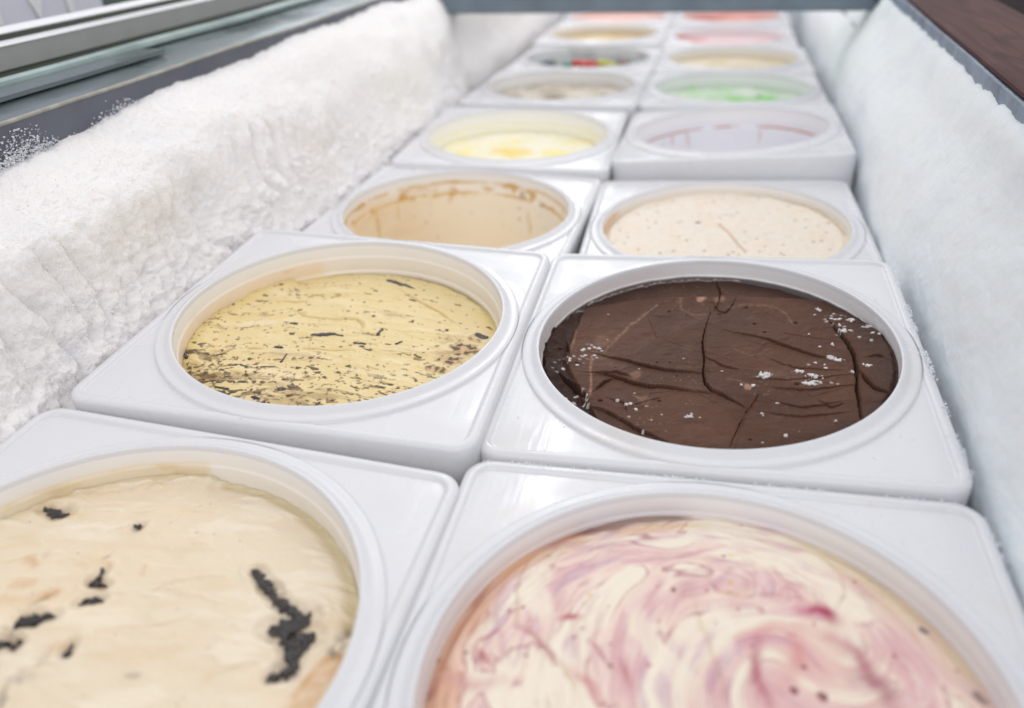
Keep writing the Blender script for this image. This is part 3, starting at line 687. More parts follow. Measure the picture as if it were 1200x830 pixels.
# ---- dark chocolate (second row, right)
def choc(u, v):
    f = mk('2R', -.042); L = f
    z = -.040 + .030 * (np.abs(u) / .43) ** 6; c = np.tile(lin(90, 62, 49), (u.size, 1))
    wu = u + .006 * fbm(u * 14, v * 14, 3, 1); wv = v + .006 * fbm(u * 14 + 9, v * 14, 3, 2)
    r = np.hypot(u, v); ju = u + .0022 * fbm(u * 60, v * 60, 2, 41); jv = v + .0022 * fbm(u * 60, v * 60, 2, 42)
    # broad slabs, each lying at its own small angle
    d, rid, ox, oy = cells(wu * 5.2 + .35, wv * 5.2 + .1, 23)
    z += (ox * (rid - .5) + oy * (np.mod(rid * 7.3, 1) - .5)) * .0035
    d, rid, ox, oy = cells(wu * 11 + 3.3, wv * 11, 29)
    z += (ox * (rid - .5) + oy * (np.mod(rid * 5.3, 1) - .5)) * .0008
    z += .0055 * (np.abs(fbm(wu * 3.2, wv * 4.5, 2, 3)) - .2) - .0018 * (np.abs(fbm(wu * 7 + 4, wv * 10, 3, 5)) - .2) + .0004 * fbm(u * 12, v * 55, 3, 4) + .0007 * fbm(u * 60, v * 60, 3, 6)
    c = c * (1 + .10 * fbm(u * 7, v * 7, 4, 7) + .06 * fbm(u * 10, v * 60, 3, 8) + .05 * fbm(u * 90, v * 90, 2, 10))[:, None]
    d_, ri_, _, _ = cells(wu * 5.2 + .35, wv * 5.2 + .1, 23); c = c * (1 + .16 * (ri_ - .5) * sm(.9, .5, d_) + .16 * fbm(wu * 3 + 2, wv * 4, 3, 311) + .10 * fbm(u * 26, v * 26, 4, 312))[:, None]; c = mix(c, lin(128, 98, 84), .35 * sm(.1, .5, fbm(wu * 5, wv * 7, 5, 313, .6)))
    z += .0018 * fbm(u * 24, v * 24, 4, 314) + .0016 * sm(.1, .4, fbm(u * 11, v * 15, 3, 315))
    # folds and cracks: (points, half width, depth, step between the two sides)
    CR = [
     ([(833, 366), (827, 384), (823, 401), (825.5, 422), (824, 435), (826, 451), (834, 459), (845, 463), (860, 471), (871, 476)], .0060, .020, .004),
     ([(878, 478), (868, 495), (855, 525)], .005, .012, .005),
     ([(890, 462), (880, 478), (874, 484)], .004, .009, .003),
     ([(700, 416.5), (720, 421), (733, 424), (755, 430), (773, 434), (794, 436), (822, 436)], .0034, .013, .004),
     ([(826, 441), (850, 436), (873, 433.5), (900, 431), (920, 429), (940, 426), (955, 422)], .003, .010, -.004),
     ([(862, 391), (890, 396.5), (912, 403), (930, 409), (950, 416), (964, 419.5), (978, 422)], .0028, .010, .003),
     ([(826, 420), (845, 428), (866, 433)], .0022, .006, .002),
     ([(695, 439), (707, 439), (721, 442), (742, 449), (760, 452.5), (780, 454), (805, 457), (833, 461)], .0044, .015, .005),
     ([(702, 441), (722, 438), (738, 442)], .0028, .008, .003),
     ([(718, 443), (708, 449), (698, 458)], .005, .009, -.006),
     ([(693, 468), (712, 467), (735, 462), (757, 456)], .0024, .006, -.004),
     ([(973, 381), (983, 394), (993.5, 407), (1000, 420), (1004, 442), (1004, 457), (1006, 475), (1009, 494)], .0085, .028, .007),
     ([(1004, 438), (1013, 450), (1023, 461), (1038, 470)], .007, .016, .004),
     ([(655, 437), (665, 446), (672, 452), (679, 459), (686, 466), (690, 473)], .010, .026, .007),
     ([(693, 479), (706, 482), (717.5, 487), (735, 497), (752, 507), (766, 512), (782, 519)], .004, .014, .005),
     ([(664, 402), (668, 418), (665, 432)], .004, .010, .006),
     ([(840, 330), (845, 343), (842, 357), (836, 366)], .006, .014, .004),
     ([(835, 356), (842, 366), (850, 368), (857, 361), (862, 352)], .003, .007, .002),
     ([(845, 349.5), (880, 350), (920, 351.5), (955, 353), (985, 357)], .0036, .008, -.005),
     ([(684, 367), (710, 360), (735, 356), (762, 354), (797, 351.5), (832, 350)], .005, .006, -.010),
     ([(910, 472), (940, 478), (985, 472)], .0012, .003, .002), ([(960, 470), (975, 478), (990, 474)], .003, .007, .002),
     ([(905, 455), (950, 458), (1000, 452)], .0011, .002, .002), ([(880, 446), (935, 446), (1000, 440)], .0010, .002, .001),
     ([(900, 485), (940, 489), (990, 484)], .0012, .003, .002), ([(740, 478), (760, 470), (775, 466)], .0016, .003, .001),
     ([(903, 420), (930, 432), (990, 436)], .0015, .003, .001), ([(1015, 425), (1027, 425), (1034, 429)], .003, .006, .002),
     ([(715, 470), (730, 474), (735, 483)], .002, .003, .002),
    ]
    for pts, wd, dp, stp in CR:
        P = L(*pts); d, sd, pos = seg(ju, jv, P); tp = np.sin(np.pi * np.clip(pos * .94 + .03, 0, 1)) ** .45
        w_ = wd * .36 * (.65 + .5 * fbm(pos * 14, pos * 0 + wd * 999, 2, 77)) * tp + .0005
        gq = np.exp(-(d / w_) ** 3) * tp; z -= dp * .62 * gq; c = mix(c, lin(44, 30, 25), .6 * gq)
        z += stp * .8 * sd * np.exp(-d / .035) * tp
        z += .0022 * np.exp(-((d - w_ * 2.1) / (w_ * .9)) ** 2) * tp * (sd > 0)
    # sunken broken margin on the left and the lower shelf along the back
    lm = L((676, 392), (664, 425), (674, 446), (690, 474)); 
    d, sd, pos = seg(ju, jv, lm); lf_ = sm(.0, .012, d) * (sd < 0) * (u < -.22) * (r > .3)
    pb = L((684, 367), (735, 356), (797, 351), (845, 349), (920, 352), (985, 358), (1020, 380)); d2, sd2, _ = seg(ju, jv, pb)
    bk = sm(.0, .015, d2) * (sd2 > 0) * (v > .1)
    z -= .016 * lf_ + .008 * bk + .012 * lf_ * fbm(u * 20, v * 20, 2, 55)
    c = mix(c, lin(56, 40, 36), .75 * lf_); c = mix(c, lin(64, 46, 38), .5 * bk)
    z -= .016 * sm(.424, .436, r + .004 * fbm(u * 30, v * 30, 2, 12))
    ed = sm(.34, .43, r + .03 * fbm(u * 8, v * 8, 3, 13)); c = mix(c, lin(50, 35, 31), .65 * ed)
    # tan scrape marks
    for pts, w_, s_ in (([(770, 360), (755, 370), (740, 381), (724, 397), (709, 413)], .003, .55), ([(757, 368), (738, 384), (716, 402)], .008, .22),
                        ([(694, 419), (692, 436), (693, 452), (691, 467)], .0032, .75), ([(676, 394), (672, 408), (668, 420)], .003, .5),
                        ([(797, 352), (798, 363), (812, 370), (828, 369)], .0035, .4), ([(908, 362), (920, 368), (929, 380)], .0028, .5), ([(855, 362), (875, 358), (905, 361)], .006, .28),
                        ([(853, 446), (866, 448), (877, 453)], .003, .4), ([(860, 410), (880, 418), (905, 408)], .004, .14), ([(742, 465), (752, 469)], .003, .5),
                        ([(795, 432), (840, 428)], .004, .12), ([(700, 398), (718, 390)], .01, .12), ([(1000, 409), (1008, 399), (1018, 394), (1030, 396)], .0035, .0)):
        d, sd, pos = seg(ju, jv, L(*pts)); c = mix(c, lin(168, 132, 108), s_ * np.exp(-(d / w_) ** 2) * (.6 + .8 * fbm(u * 80, v * 80, 2, 14)).clip(0, 1))
    for (px, py), a, s_ in (((821, 352), .018, .7), ((745, 440), .02, .25), ((755, 470), .02, .2), ((705, 402), .03, .15), ((876, 455), .012, .6), ((843, 353), .02, .3)):
        p = L((px, py))[0]; d = np.hypot(ju - p[0], (jv - p[1]) * .8); c = mix(c, lin(186, 146, 122), s_ * sm(a, a * .4, d + .006 * fbm(u * 40, v * 40, 3, 15)))
    # pits
    for px, py, a in ((656.6, 410, .009), (676, 430, .006), (703.5, 472, .008), (772.6, 470, .005), (784, 366.5, .006), (843, 369.6, .007), (874.5, 361, .006), (884, 380, .006), (896, 391, .0055), (932, 379, .007), (879, 516, .0045), (934, 451, .007), (721, 433, .003), (770, 427, .0035), (785, 427, .003), (793, 441, .003), (940, 352, .004)):
        p = L((px, py))[0]; d = np.hypot(u - p[0], v - p[1]); g = sm(a, a * .35, d); z -= .010 * g; c = mix(c, lin(45, 30, 26), .8 * g)
    # frost flakes lying in the surface
    W = lin(222, 220, 218)
    def flake(px, py, a, el=1., s_=1.):
        nonlocal z, c
        p = L((px, py))[0]; d = np.hypot((u - p[0]) / el, v - p[1]) + a * 1.5 * fbm(u * 95, v * 95, 3, int(px), .65); g = sm(a * .95, a * .6, d) * s_
        z = z + .0035 * g * (1 + .6 * fbm(u * 150, v * 150, 2, 3)); c = mix(c, W, g * .92)
    for q in ((996, 381, .010, 1.2), (988, 393, .012, 1), (983, 386, .008, .8), (1016, 392, .010, 1.6, .6), (1024, 393, .008, 1, .5), (1006, 402, .006, 1, .6), (973, 421, .0075, 1.5), (982, 424, .0085, 1.3), (937.5, 437, .009, 1.5), (953, 442.5, .0085, 1.7), (964, 444, .006, .8),
              (950, 451, .012, 1.5), (895, 442, .013, 1.1), (899, 440, .008, 1.5), (958.5, 365.5, .007, 1), (955, 371, .004, 1), (924, 350, .008, 1.1), (975, 406, .005, 1), (960, 408, .0045, 1), (947, 394, .004, 1), (807, 490, .007, 1.6, .9), (811, 487, .004, 1), (845, 437, .004, 1), (882, 454, .005, 1), (869, 453, .004, 1),
              (1011, 434, .004, 1), (1016, 436, .007, 1), (977, 371, .004, 1), (974, 375, .005, 1, .8), (998, 438, .005, 1.4), (955, 427, .004, 1), (966, 429, .003, 1), (893, 487, .006, 1, .7), (921, 512, .0045, 1), (936, 508, .004, 1), (979, 495, .0035, 1), (703, 411, .005, 1), (688, 470, .005, 1, .8), (753, 508, .004, 1, .8), (912, 474, .004, 1.5, .6), (662, 466, .006, 1.2, .8), (673, 469, .005, 1, .7)):
        flake(*q)
    d, rid, _, _ = cells(u * 62, v * 62, 61)
    for (px, py), a, thr in (((692, 415), .045, .35), ((978, 378), .035, .3), ((988, 392), .03, .4), ((665, 430), .05, .55), ((676, 470), .05, .7), ((1015, 400), .05, .85), ((735, 478), .06, .9), ((960, 440), .06, .9)):
        p = L((px, py))[0]; g = (rid > thr) * sm(.38, .2, d) * sm(a, a * .4, np.hypot(u - p[0], v - p[1])); c = mix(c, W, g * .8); z = z + .0015 * g
    g = (rid > .993) * sm(.24, .12, d); c = mix(c, lin(190, 175, 165), g * .7)
    d, rid, _, _ = cells(u * 120, v * 120, 67); c = mix(c, lin(160, 135, 118), .28 * (rid > .93) * sm(.45, .2, d) * sm(0, .4, fbm(u * 5, v * 5, 3, 68)))
    # frosted line where the block has shrunk from the wall at the back
    th = np.arctan2(v, u); g = sm(.424, .430, r + .008 * fbm(th * 30, r * 0, 4, 71)) * sm(.12, .22, v) * (u < .08) ; c = mix(c, lin(206, 198, 196), .85 * g); z += .010 * g
    return z, c
CH_LABEL = 'block of cracked dark chocolate ice cream dotted with white frost flakes'
make_ice('2R', 620, .4398, choc, M['choc'], CH_LABEL)

# ---- yellow cookie crumb cream (second row, left)
def cookie(u, v):
    L = mk('2L', -.085)
    r = np.hypot(u, v); th = np.arctan2(v, u)
    z = -.090 + .022 * (1 - (r / .43) ** 2) + .010 * fbm(u * 3, v * 3, 3, 101)
    wu = u + .02 * fbm(u * 5, v * 5, 3, 102); wv = v + .03 * fbm(u * 4 + 5, v * 4, 3, 103)
    band = fbm(wu * 5, wv * 22, 4, 104); z += .0026 * band
    rg = 1 - np.abs(fbm(wu * 3.2, wv * 9, 3, 105)); z += .003 * sm(.82, 1.0, rg)
    z += .0016 * fbm(u * 40, v * 40, 3, 106)
    c = np.tile(lin(229, 208, 156), (u.size, 1))
    c = mix(c, lin(236, 216, 176), .6 * sm(-.1, .5, fbm(wu * 4, wv * 12, 4, 107))); c = mix(c, lin(220, 194, 130), .5 * sm(.1, .6, fbm(wu * 3 + 5, wv * 10, 4, 108)))
    edge = sm(.37, .43, r); c = mix(c, lin(222, 200, 130), .5 * edge)
    D = lin(62, 50, 44); B = lin(120, 92, 62)
    # long crumb smears following the turn of the spatula, denser towards the near edge
    front = sm(.02, -.34, v + .12 * fbm(u * 5, v * 5, 2, 110)); left = sm(-.05, -.35, u)
    dens = .22 + .62 * front + .25 * left * sm(.25, -.1, v)
    for fr, st, sd, thr, cc, am in ((26, 2.6, 111, .50, B, .75), (44, 2.0, 115, .50, D, .9), (70, 1.6, 119, .52, D, .8), (16, 4, 123, .5, B, .5)):
        fu = wu * fr / st + .8 * fbm(u * 30, v * 30, 2, sd + 2); fv = (wv + .35 * wu * wu) * fr
        n = fbm(fu, fv, 3, sd) * 1.0 + dens * .34 - .07
        g = sm(thr - .06, thr + .05, n + .0); c = mix(c, cc, am * g); z -= .0015 * g
    d, rid, _, _ = cells(wu * 34, wv * 48, 131); g = (rid > (.975 - .13 * front)) * sm(.34, .16, d + .28 * fbm(u * 110, v * 150, 2, 3)); c = mix(c, D, .9 * g); z -= .001 * g
    d, rid, _, _ = cells(wu * 70, wv * 90, 133); g = (rid > (.965 - .16 * front - .05 * left)) * sm(.42, .18, d + .25 * fbm(u * 160, v * 200, 2, 4)); c = mix(c, B, .75 * g)
    mb = fbm(wu * 3.5 + wv * 2 + 4, wv * 17, 5, 161, .6); c = mix(c, lin(150, 124, 92), .50 * sm(.22 - .15 * front, .50 - .15 * front, mb)); c = mix(c, lin(240, 226, 190), .45 * sm(.15, .4, -mb)); z += .003 * mb
    # brown cookie patch at the right near edge
    for (px, py), a, b, s_ in (((545, 410), .050, .030, 1), ((527, 424), .050, .026, 1), ((511, 437), .030, .018, .9), ((556, 398), .025, .02, .6), ((300, 385), .02, .014, .5), ((276, 386), .018, .012, .6), ((345, 462), .03, .012, .7), ((310, 372), .022, .012, .5), ((525, 400), .05, .03, .25)):
        p = L((px, py))[0]; q = np.hypot((u - p[0]) / a, (v - p[1]) / b) + .5 * fbm(u * 26, v * 26, 3, int(px)); g = sm(1.1, .55, q) * s_
        tex = fbm(u * 55, v * 55, 3, 141); c = mix(c, lin(188, 150, 112), .6 * g); c = mix(c, D, .85 * g * sm(-.12, .18, tex)); c = mix(c, lin(226, 184, 148), .7 * g * sm(.12, .4, -tex)); z += .004 * g * tex
    for pts, w_, s_ in (([(470, 342), (487, 352), (505, 363), (520, 372), (537, 384)], .004, .5), ([(400, 380), (418, 381), (425, 387), (425, 392)], .005, .35), ([(341, 366), (360, 375), (400, 381)], .004, .3), ([(330, 353), (348, 356), (362, 354)], .004, .5), ([(247, 413), (262, 414), (276, 409)], .0045, .55), ([(288, 411), (306, 412)], .0045, .5), ([(355, 413), (380, 416), (410, 417)], .0018, .6), ([(268, 436), (288, 441)], .003, .4)):
        d, sd, pos = seg(wu * 0 + u + .002 * fbm(u * 50, v * 50, 2, 1), v, L(*pts)); g = np.exp(-(d / w_) ** 2) * np.sin(np.pi * np.clip(pos, .05, .95)) ** .5
        z -= .004 * g; z += .0022 * np.exp(-((d - .012) / .008) ** 2) * (sd > 0); c = mix(c, lin(176, 138, 66), s_ * g)
    # the ice cream stands away from the wall at the back, its contact shadow painted dark along the gap
    back = sm(.2, .5, v + .25 * u); z -= .012 * sm(.40, .428, r) * back
    g = sm(.408, .420, r + .012 * fbm(th * 14, r * 9, 3, 151)) * back * sm(-.4, -.05, u); c = mix(c, lin(96, 84, 48), .75 * g)
    # torn lip at the left back
    z += .014 * sm(.36, .42, r) * th_of(133, 212, th, .05)
    return z, c
ck = make_ice('2L', 620, .4335, cookie, M['cream'], 'yellow cream ice cream streaked with dark cookie crumbs')
chunks(ck, '2L', -.080, cookie, [
    ([(455, 328), (463, 330), (472, 334), (486, 337.5)], [.010, .012, .012, .002]), ([(481, 352), (487, 353)], [.005, .004]),
    ([(366, 397), (376, 396), (390, 396.5), (402, 398.5)], [.004, .012, .009, .004]), ([(216, 416), (219, 422)], [.007, .007]),
    ([(560, 392), (567, 394)], [.012, .016]), ([(443, 397), (449, 391)], [.006, .004]), ([(416, 407), (428, 408)], [.006, .006]), ([(252, 452), (266, 455)], [.004, .007]),
    ([(328, 458), (333, 459)], [.008, .008]), ([(296, 465), (303, 467)], [.006, .007]), ([(330, 427), (337, 418)], [.005, .002]), ([(324, 409), (331, 410)], [.006, .005]), ([(342, 381), (348, 382)], [.006, .006]), ([(465, 406), (471, 404)], [.006, .004])],
    lin(44, 36, 34), h=.005, seed=3)

CHIPS = [
    ([(301, 672), (308, 682), (315, 690), (321, 695)], [.010, .012, .010, .006]),
    ([(315, 692), (326, 704), (333, 710), (344, 716), (350, 722)], [.010, .011, .015, .012, .010]),
    ([(318, 740), (331, 736), (345, 728), (356, 722), (362, 716)], [.010, .022, .022, .018, .004]),
    ([(334, 748), (347, 752), (357, 747), (366, 741)], [.012, .022, .020, .008]),
    ([(344, 752), (343, 766), (340, 778), (336, 786)], [.018, .018, .012, .008]), ([(338, 783), (327, 787), (319, 793)], [.005, .007, .011]),
    ([(52, 594), (60, 596), (67, 600), (78, 597)], [.004, .012, .010, .003]), ([(158, 617), (163, 620), (166, 617)], [.004, .005, .003]),
    ([(122, 669), (117, 678), (111, 685)], [.003, .006, .008]), ([(109, 685), (116, 689), (125, 690)], [.006, .005, .003]),
    ([(94, 712), (106, 708), (118, 706)], [.005, .009, .008]), ([(20, 738), (32, 732), (42, 728)], [.006, .016, .010]), ([(42, 735), (50, 731), (66, 728)], [.010, .010, .003]),
    ([(0, 760), (5, 757)], [.012, .008]), ([(20, 763), (25, 758)], [.006, .005]), ([(87, 759), (83, 766), (80, 772)], [.002, .004, .005]), ([(12, 758), (14, 758)], [.004, .004])]
# ---- vanilla with black chocolate pieces (front row, left)
def vanilla(u, v):
    L = mk('1L', -.055)
    r = np.hypot(u, v); th = np.arctan2(v, u)
    z = -.072 + .030 * (1 - (r / .43) ** 2.5) + .008 * fbm(u * 3, v * 3, 3, 201)
    wu = u + .03 * fbm(u * 4, v * 4, 3, 202); wv = v + .03 * fbm(u * 4 + 5, v * 4, 3, 203)
    z += .0030 * fbm(wu * 3, wv * 14 + wu * 5, 4, 204) + .0014 * fbm(u * 26, v * 44, 4, 206) + .004 * np.abs(fbm(wu * 7, wv * 9, 3, 205))
    c = np.tile(lin(230, 215, 190), (u.size, 1))
    c = mix(c, lin(236, 214, 182), .5 * sm(-.2, .5, fbm(wu * 3, wv * 5, 4, 207))); c = mix(c, lin(228, 219, 194), .5 * sm(0, .6, fbm(wu * 4 + 5, wv * 7, 4, 208)))
    c = mix(c, lin(238, 228, 212), .45 * sm(.15, .5, fbm(wu * 4 + 1, wv * 12 + 7, 4, 209)))
    c = mix(c, lin(216, 208, 172), .4 * sm(.40, .43, r))
    q_ = fbm(wu * 5 + 2, wv * 16 - wu * 4, 4, 231); z += .0045 * sm(.05, .35, q_); c = mix(c, lin(240, 230, 212), .5 * sm(.0, .4, q_)); c = mix(c, lin(222, 196, 158), .35 * sm(.1, .45, -q_))
    z += .0035 * sm(.25, .55, fbm(u * 9 + 3, v * 20, 3, 233))
    # torn folds near the back
    jt = .004 * fbm(u * 30, v * 30, 3, 211)
    for pts, w_, dp, up in (([(75, 562), (95, 575), (120, 577), (140, 574), (182, 566), (196, 561), (208, 557)], .003, .003, .006), ([(168, 572), (176, 569), (186, 566)], .005, .007, .004), ([(100, 578), (110, 574), (121, 571)], .004, .006, .004), ([(154, 601), (171, 601), (185, 599)], .0022, .003, .002),
                            ([(208, 599), (220, 598), (235, 600), (255, 600)], .0022, .003, .002), ([(110, 705), (150, 701), (180, 698), (205, 686), (245, 681), (262, 680)], .0025, .003, .003), ([(0, 662), (20, 656), (50, 650)], .0025, .003, .003), ([(40, 560), (60, 550), (90, 547), (130, 545)], .003, .003, .004),
                            ([(130, 742), (180, 740), (230, 728)], .003, .002, .003), ([(240, 797), (290, 780), (330, 770)], .003, .0025, .003)):
        d, sd, pos = seg(u + jt, v + jt, L(*pts)); tp = np.sin(np.pi * np.clip(pos, .04, .96)) ** .5
        br_ = sm(-.25, .2, fbm(u * 22, v * 22, 2, 251)); z -= dp * .5 * br_ * np.exp(-(d / w_) ** 2) * tp; z += up * .35 * (sd > 0) * np.exp(-d / .03) * tp; c = mix(c, lin(206, 174, 128), .22 * np.exp(-(d / w_) ** 2) * tp)
    for pts, wd in CHIPS:
        d, sd, pos = seg(u, v, L(*pts)); wv_ = max(wd); tx = (.55 + 1.1 * fbm(u * 34, v * 34, 3, 241)).clip(0, 1)
        c = mix(c, lin(140, 106, 80), .34 * sm(wv_ + .013, wv_ * .7, d) * tx); z -= .0035 * sm(wv_ + .022, wv_ * .6, d); z += .0025 * np.exp(-((d - wv_ - .012) / .007) ** 2)
    # the lump that climbs the wall, and the gap right of it
    g = th_of(94, 200, th, .05) * sm(.36, .42, r); z += .012 * g
    back = th_of(15, 94, th, .06); z -= .010 * sm(.395, .425, r) * back; c = mix(c, lin(206, 190, 150), .6 * sm(.40, .42, r + .004 * fbm(th * 20, r * 8, 3, 213)) * back)
    z += .004 * fbm(u * 26, v * 26, 3, 215) * sm(.34, .42, r) * th_of(90, 150, th, .1)
    T = lin(208, 158, 104)
    for pts, w_, s_ in (([(400, 772), (388, 785), (374, 800), (352, 830), (338, 850)], .020, .75), ([(398, 765), (380, 772), (362, 790), (345, 815)], .008, .8), ([(20, 689), (38, 688)], .014, .55), ([(172, 668), (170, 675)], .006, .5), ([(78, 763), (64, 770)], .011, .35), ([(0, 706), (30, 706), (60, 700)], .012, .45), ([(33, 657), (40, 664)], .010, .6), ([(62, 648), (54, 656)], .006, .4), ([(245, 797), (250, 790)], .01, .2), ([(108, 692), (122, 695)], .006, .4), ([(55, 705), (66, 698)], .012, .5)):
        d, sd, pos = seg(u + jt * 2, v + jt * 2, L(*pts)); c = mix(c, T, s_ * np.exp(-(d / w_) ** 2) * (.75 + .6 * fbm(u * 40, v * 30, 3, 217)).clip(0, 1.2).clip(0, 1))
    G = lin(96, 86, 78)
    for pts, w_, s_ in (([(408, 735), (400, 752), (392, 762)], .014, .65), ([(68, 692), (56, 704), (44, 712)], .009, .5), ([(40, 735), (20, 748), (8, 775)], .018, .40), ([(20, 806), (10, 822), (0, 835)], .008, .6), ([(150, 797), (165, 797)], .006, .35), ([(336, 770), (352, 757)], .016, .3), ([(116, 660), (126, 655), (132, 650)], .004, .5), ([(60, 780), (30, 800)], .02, .2)):
        d, sd, pos = seg(u + jt * 2, v + jt * 2, L(*pts)); c = mix(c, G, s_ * np.exp(-(d / w_) ** 2) * sm(-.35, .3, fbm(u * 45, v * 45, 3, 219)))
    d, rid, _, _ = cells(u * 60, v * 60, 221); c = mix(c, lin(140, 120, 96), .55 * (rid > .985) * sm(.16, .08, d)); c = mix(c, lin(246, 240, 228), .5 * (rid < .02) * sm(.2, .1, d))
    return z, c
vn = make_ice('1L', 700, .4335, vanilla, M['cream'], 'pale vanilla ice cream with scattered black chocolate pieces and tan smears')
chunks(vn, '1L', -.050, vanilla, CHIPS,
    lin(38, 30, 30), h=.0135, seed=11, rag=.012)

# ---- berry swirl (front row, right)
def berry(u, v):
    L = mk('1R', -.024)
    r = np.hypot(u, v); th = np.arctan2(v, u)
    c0 = L((945, 785))[0]; du = u - c0[0]; dv = v - c0[1]; rr = np.hypot(du, dv); aa = np.arctan2(dv, du)
    ang = 2.6 * np.exp(-(rr / .13) ** 1.4); qx = du * np.cos(ang) - dv * np.sin(ang); qy = du * np.sin(ang) + dv * np.cos(ang)
    qx = qx + .05 * fbm(u * 3.5, v * 3.5, 3, 301) + .10 * np.sin(v * 5 + 1.2) * sm(.5, -.2, u); qy = qy + .05 * fbm(u * 3.2 + 4, v * 3.2, 3, 302)
    wall_d = .43 - r
    k_ = sm(.17, .07, wall_d + .05 * fbm(u * 5, v * 5, 2, 304)) * sm(-.1, .15, v)
    def flow(fa, fl, o, sd):
        a_ = fbm(qx * fa, qy * fl, o, sd); b_ = fbm(wall_d * fa * 1.4 + .5 * fbm(u * 6, v * 6, 2, sd + 3), th * fl * .4, o, sd + 1)
        return a_ * (1 - k_) + b_ * k_
    n_long = flow(9.5, 2.6, 4, 305); n_fine = flow(24, 5, 4, 306); n_thin = flow(44, 7, 3, 307); n_lay = flow(30, 4, 3, 317)
    cream = lin(240, 230, 212); pink = lin(224, 186, 186); lil = lin(202, 168, 186); mag = lin(164, 82, 108)
    c = np.tile(lin(238, 216, 202), (u.size, 1))
    c = mix(c, cream, .97 * sm(-.02, .12, n_long)); c = mix(c, pink, .9 * sm(.0, .22, -n_long))
    c = mix(c, lil, .65 * sm(.1, .4, n_fine)); c = mix(c, cream, .4 * sm(.15, .45, -n_fine))
    lay = (1 - np.abs(n_lay) * 7).clip(0, 1) * sm(-.2, .2, fbm(u * 5 + 9, v * 5, 3, 318)); c = mix(c, lin(196, 132, 146), .32 * lay); c = mix(c, cream, .35 * (1 - np.abs(n_lay - .18) * 8).clip(0, 1))
    fine = (1 - np.abs(n_thin) * 9).clip(0, 1) * sm(-.1, .3, fbm(u * 6, v * 6, 2, 308)); c = mix(c, mag, .30 * fine)
    vein = (1 - np.abs(n_long - .02) * 26).clip(0, 1) * sm(-.25, .25, fbm(u * 7, v * 7, 3, 309)); c = mix(c, mag, .72 * vein)
    heart = np.exp(-(np.maximum(rr - .0, 0) / .14) ** 2); c = mix(c, lin(216, 156, 152), .42 * heart * sm(-.25, .3, fbm(u * 9, v * 9, 3, 310)))
    # amber juice pooled along the left wall
    jl = th_of(118, 225, th, .15) * sm(.062, .012, wall_d + .03 * fbm(u * 8, v * 8, 2, 311)); am = fbm(wall_d * 60, th * 3, 3, 312)
    c = mix(c, lin(212, 168, 138), .8 * jl); c = mix(c, lin(176, 116, 92), .6 * jl * sm(.0, .35, am)); c = mix(c, lin(226, 176, 128), .5 * jl * sm(.0, .35, -am))
    yr = th_of(5, 75, th, .3) * sm(.075, .01, wall_d + .02 * fbm(u * 9, v * 9, 2, 313)); c = mix(c, lin(222, 210, 168), .6 * yr)
    br = th_of(92, 128, th, .1) * sm(.035, .012, wall_d + .02 * fbm(u * 14, v * 14, 2, 314)); c = mix(c, lin(128, 86, 82), .75 * br)
    yb = th_of(88, 118, th, .1) * sm(.06, .03, wall_d) * sm(.02, .04, wall_d); c = mix(c, lin(232, 204, 140), .6 * yb)
    jt = .005 * fbm(u * 30, v * 30, 3, 315)
    for pts, w_, s_, cc in (([(938, 719), (955, 718), (968, 720), (975, 726)], .010, .95, (184, 62, 96)), ([(958, 716), (968, 722), (976, 730)], .014, .7, (160, 46, 84)), ([(656, 726), (668, 728), (680, 727)], .006, .95, (186, 78, 96)),
                            ([(560, 760), (568, 772), (575, 780)], .007, .7, (180, 96, 104)), ([(604, 734), (630, 752), (645, 770), (652, 782)], .005, .75, (176, 92, 108)), ([(690, 755), (702, 766), (715, 785)], .005, .65, (176, 96, 110)), ([(727, 775), (735, 795), (737, 805)], .006, .6, (184, 96, 108)),
                            ([(672, 790), (690, 804), (705, 825)], .010, .6, (196, 110, 118)), ([(888, 755), (882, 780), (888, 805), (900, 830)], .010, .75, (176, 78, 104)), ([(975, 752), (1005, 768), (1020, 790), (1040, 815)], .014, .7, (176, 88, 108)), ([(1000, 800), (1015, 795), (1035, 805), (1045, 830)], .016, .6, (160, 88, 108)),
                            ([(860, 756), (885, 748), (905, 738), (930, 740)], .012, .5, (214, 140, 140)), ([(930, 750), (935, 775), (925, 800)], .014, .5, (208, 130, 128)), ([(600, 730), (570, 755)], .003, .0, (0, 0, 0)), ([(590, 640), (640, 630), (690, 640), (760, 632), (830, 622)], .010, .35, (198, 160, 176)), ([(730, 660), (790, 652), (850, 640)], .004, .5, (190, 130, 146)),
                            ([(505, 800), (520, 790), (560, 802), (590, 800)], .012, .55, (206, 150, 150)), ([(492, 815), (505, 800)], .006, .6, (150, 88, 84)), ([(585, 690), (580, 720), (590, 760), (600, 780)], .006, .4, (196, 150, 156))):
        d, sd, pos = seg(u + jt, v + jt, L(*pts)); tp = np.sin(np.pi * np.clip(pos, .08, .92)) ** .5
        c = mix(c, lin(*cc), s_ * np.exp(-(d / w_) ** 2) * tp)
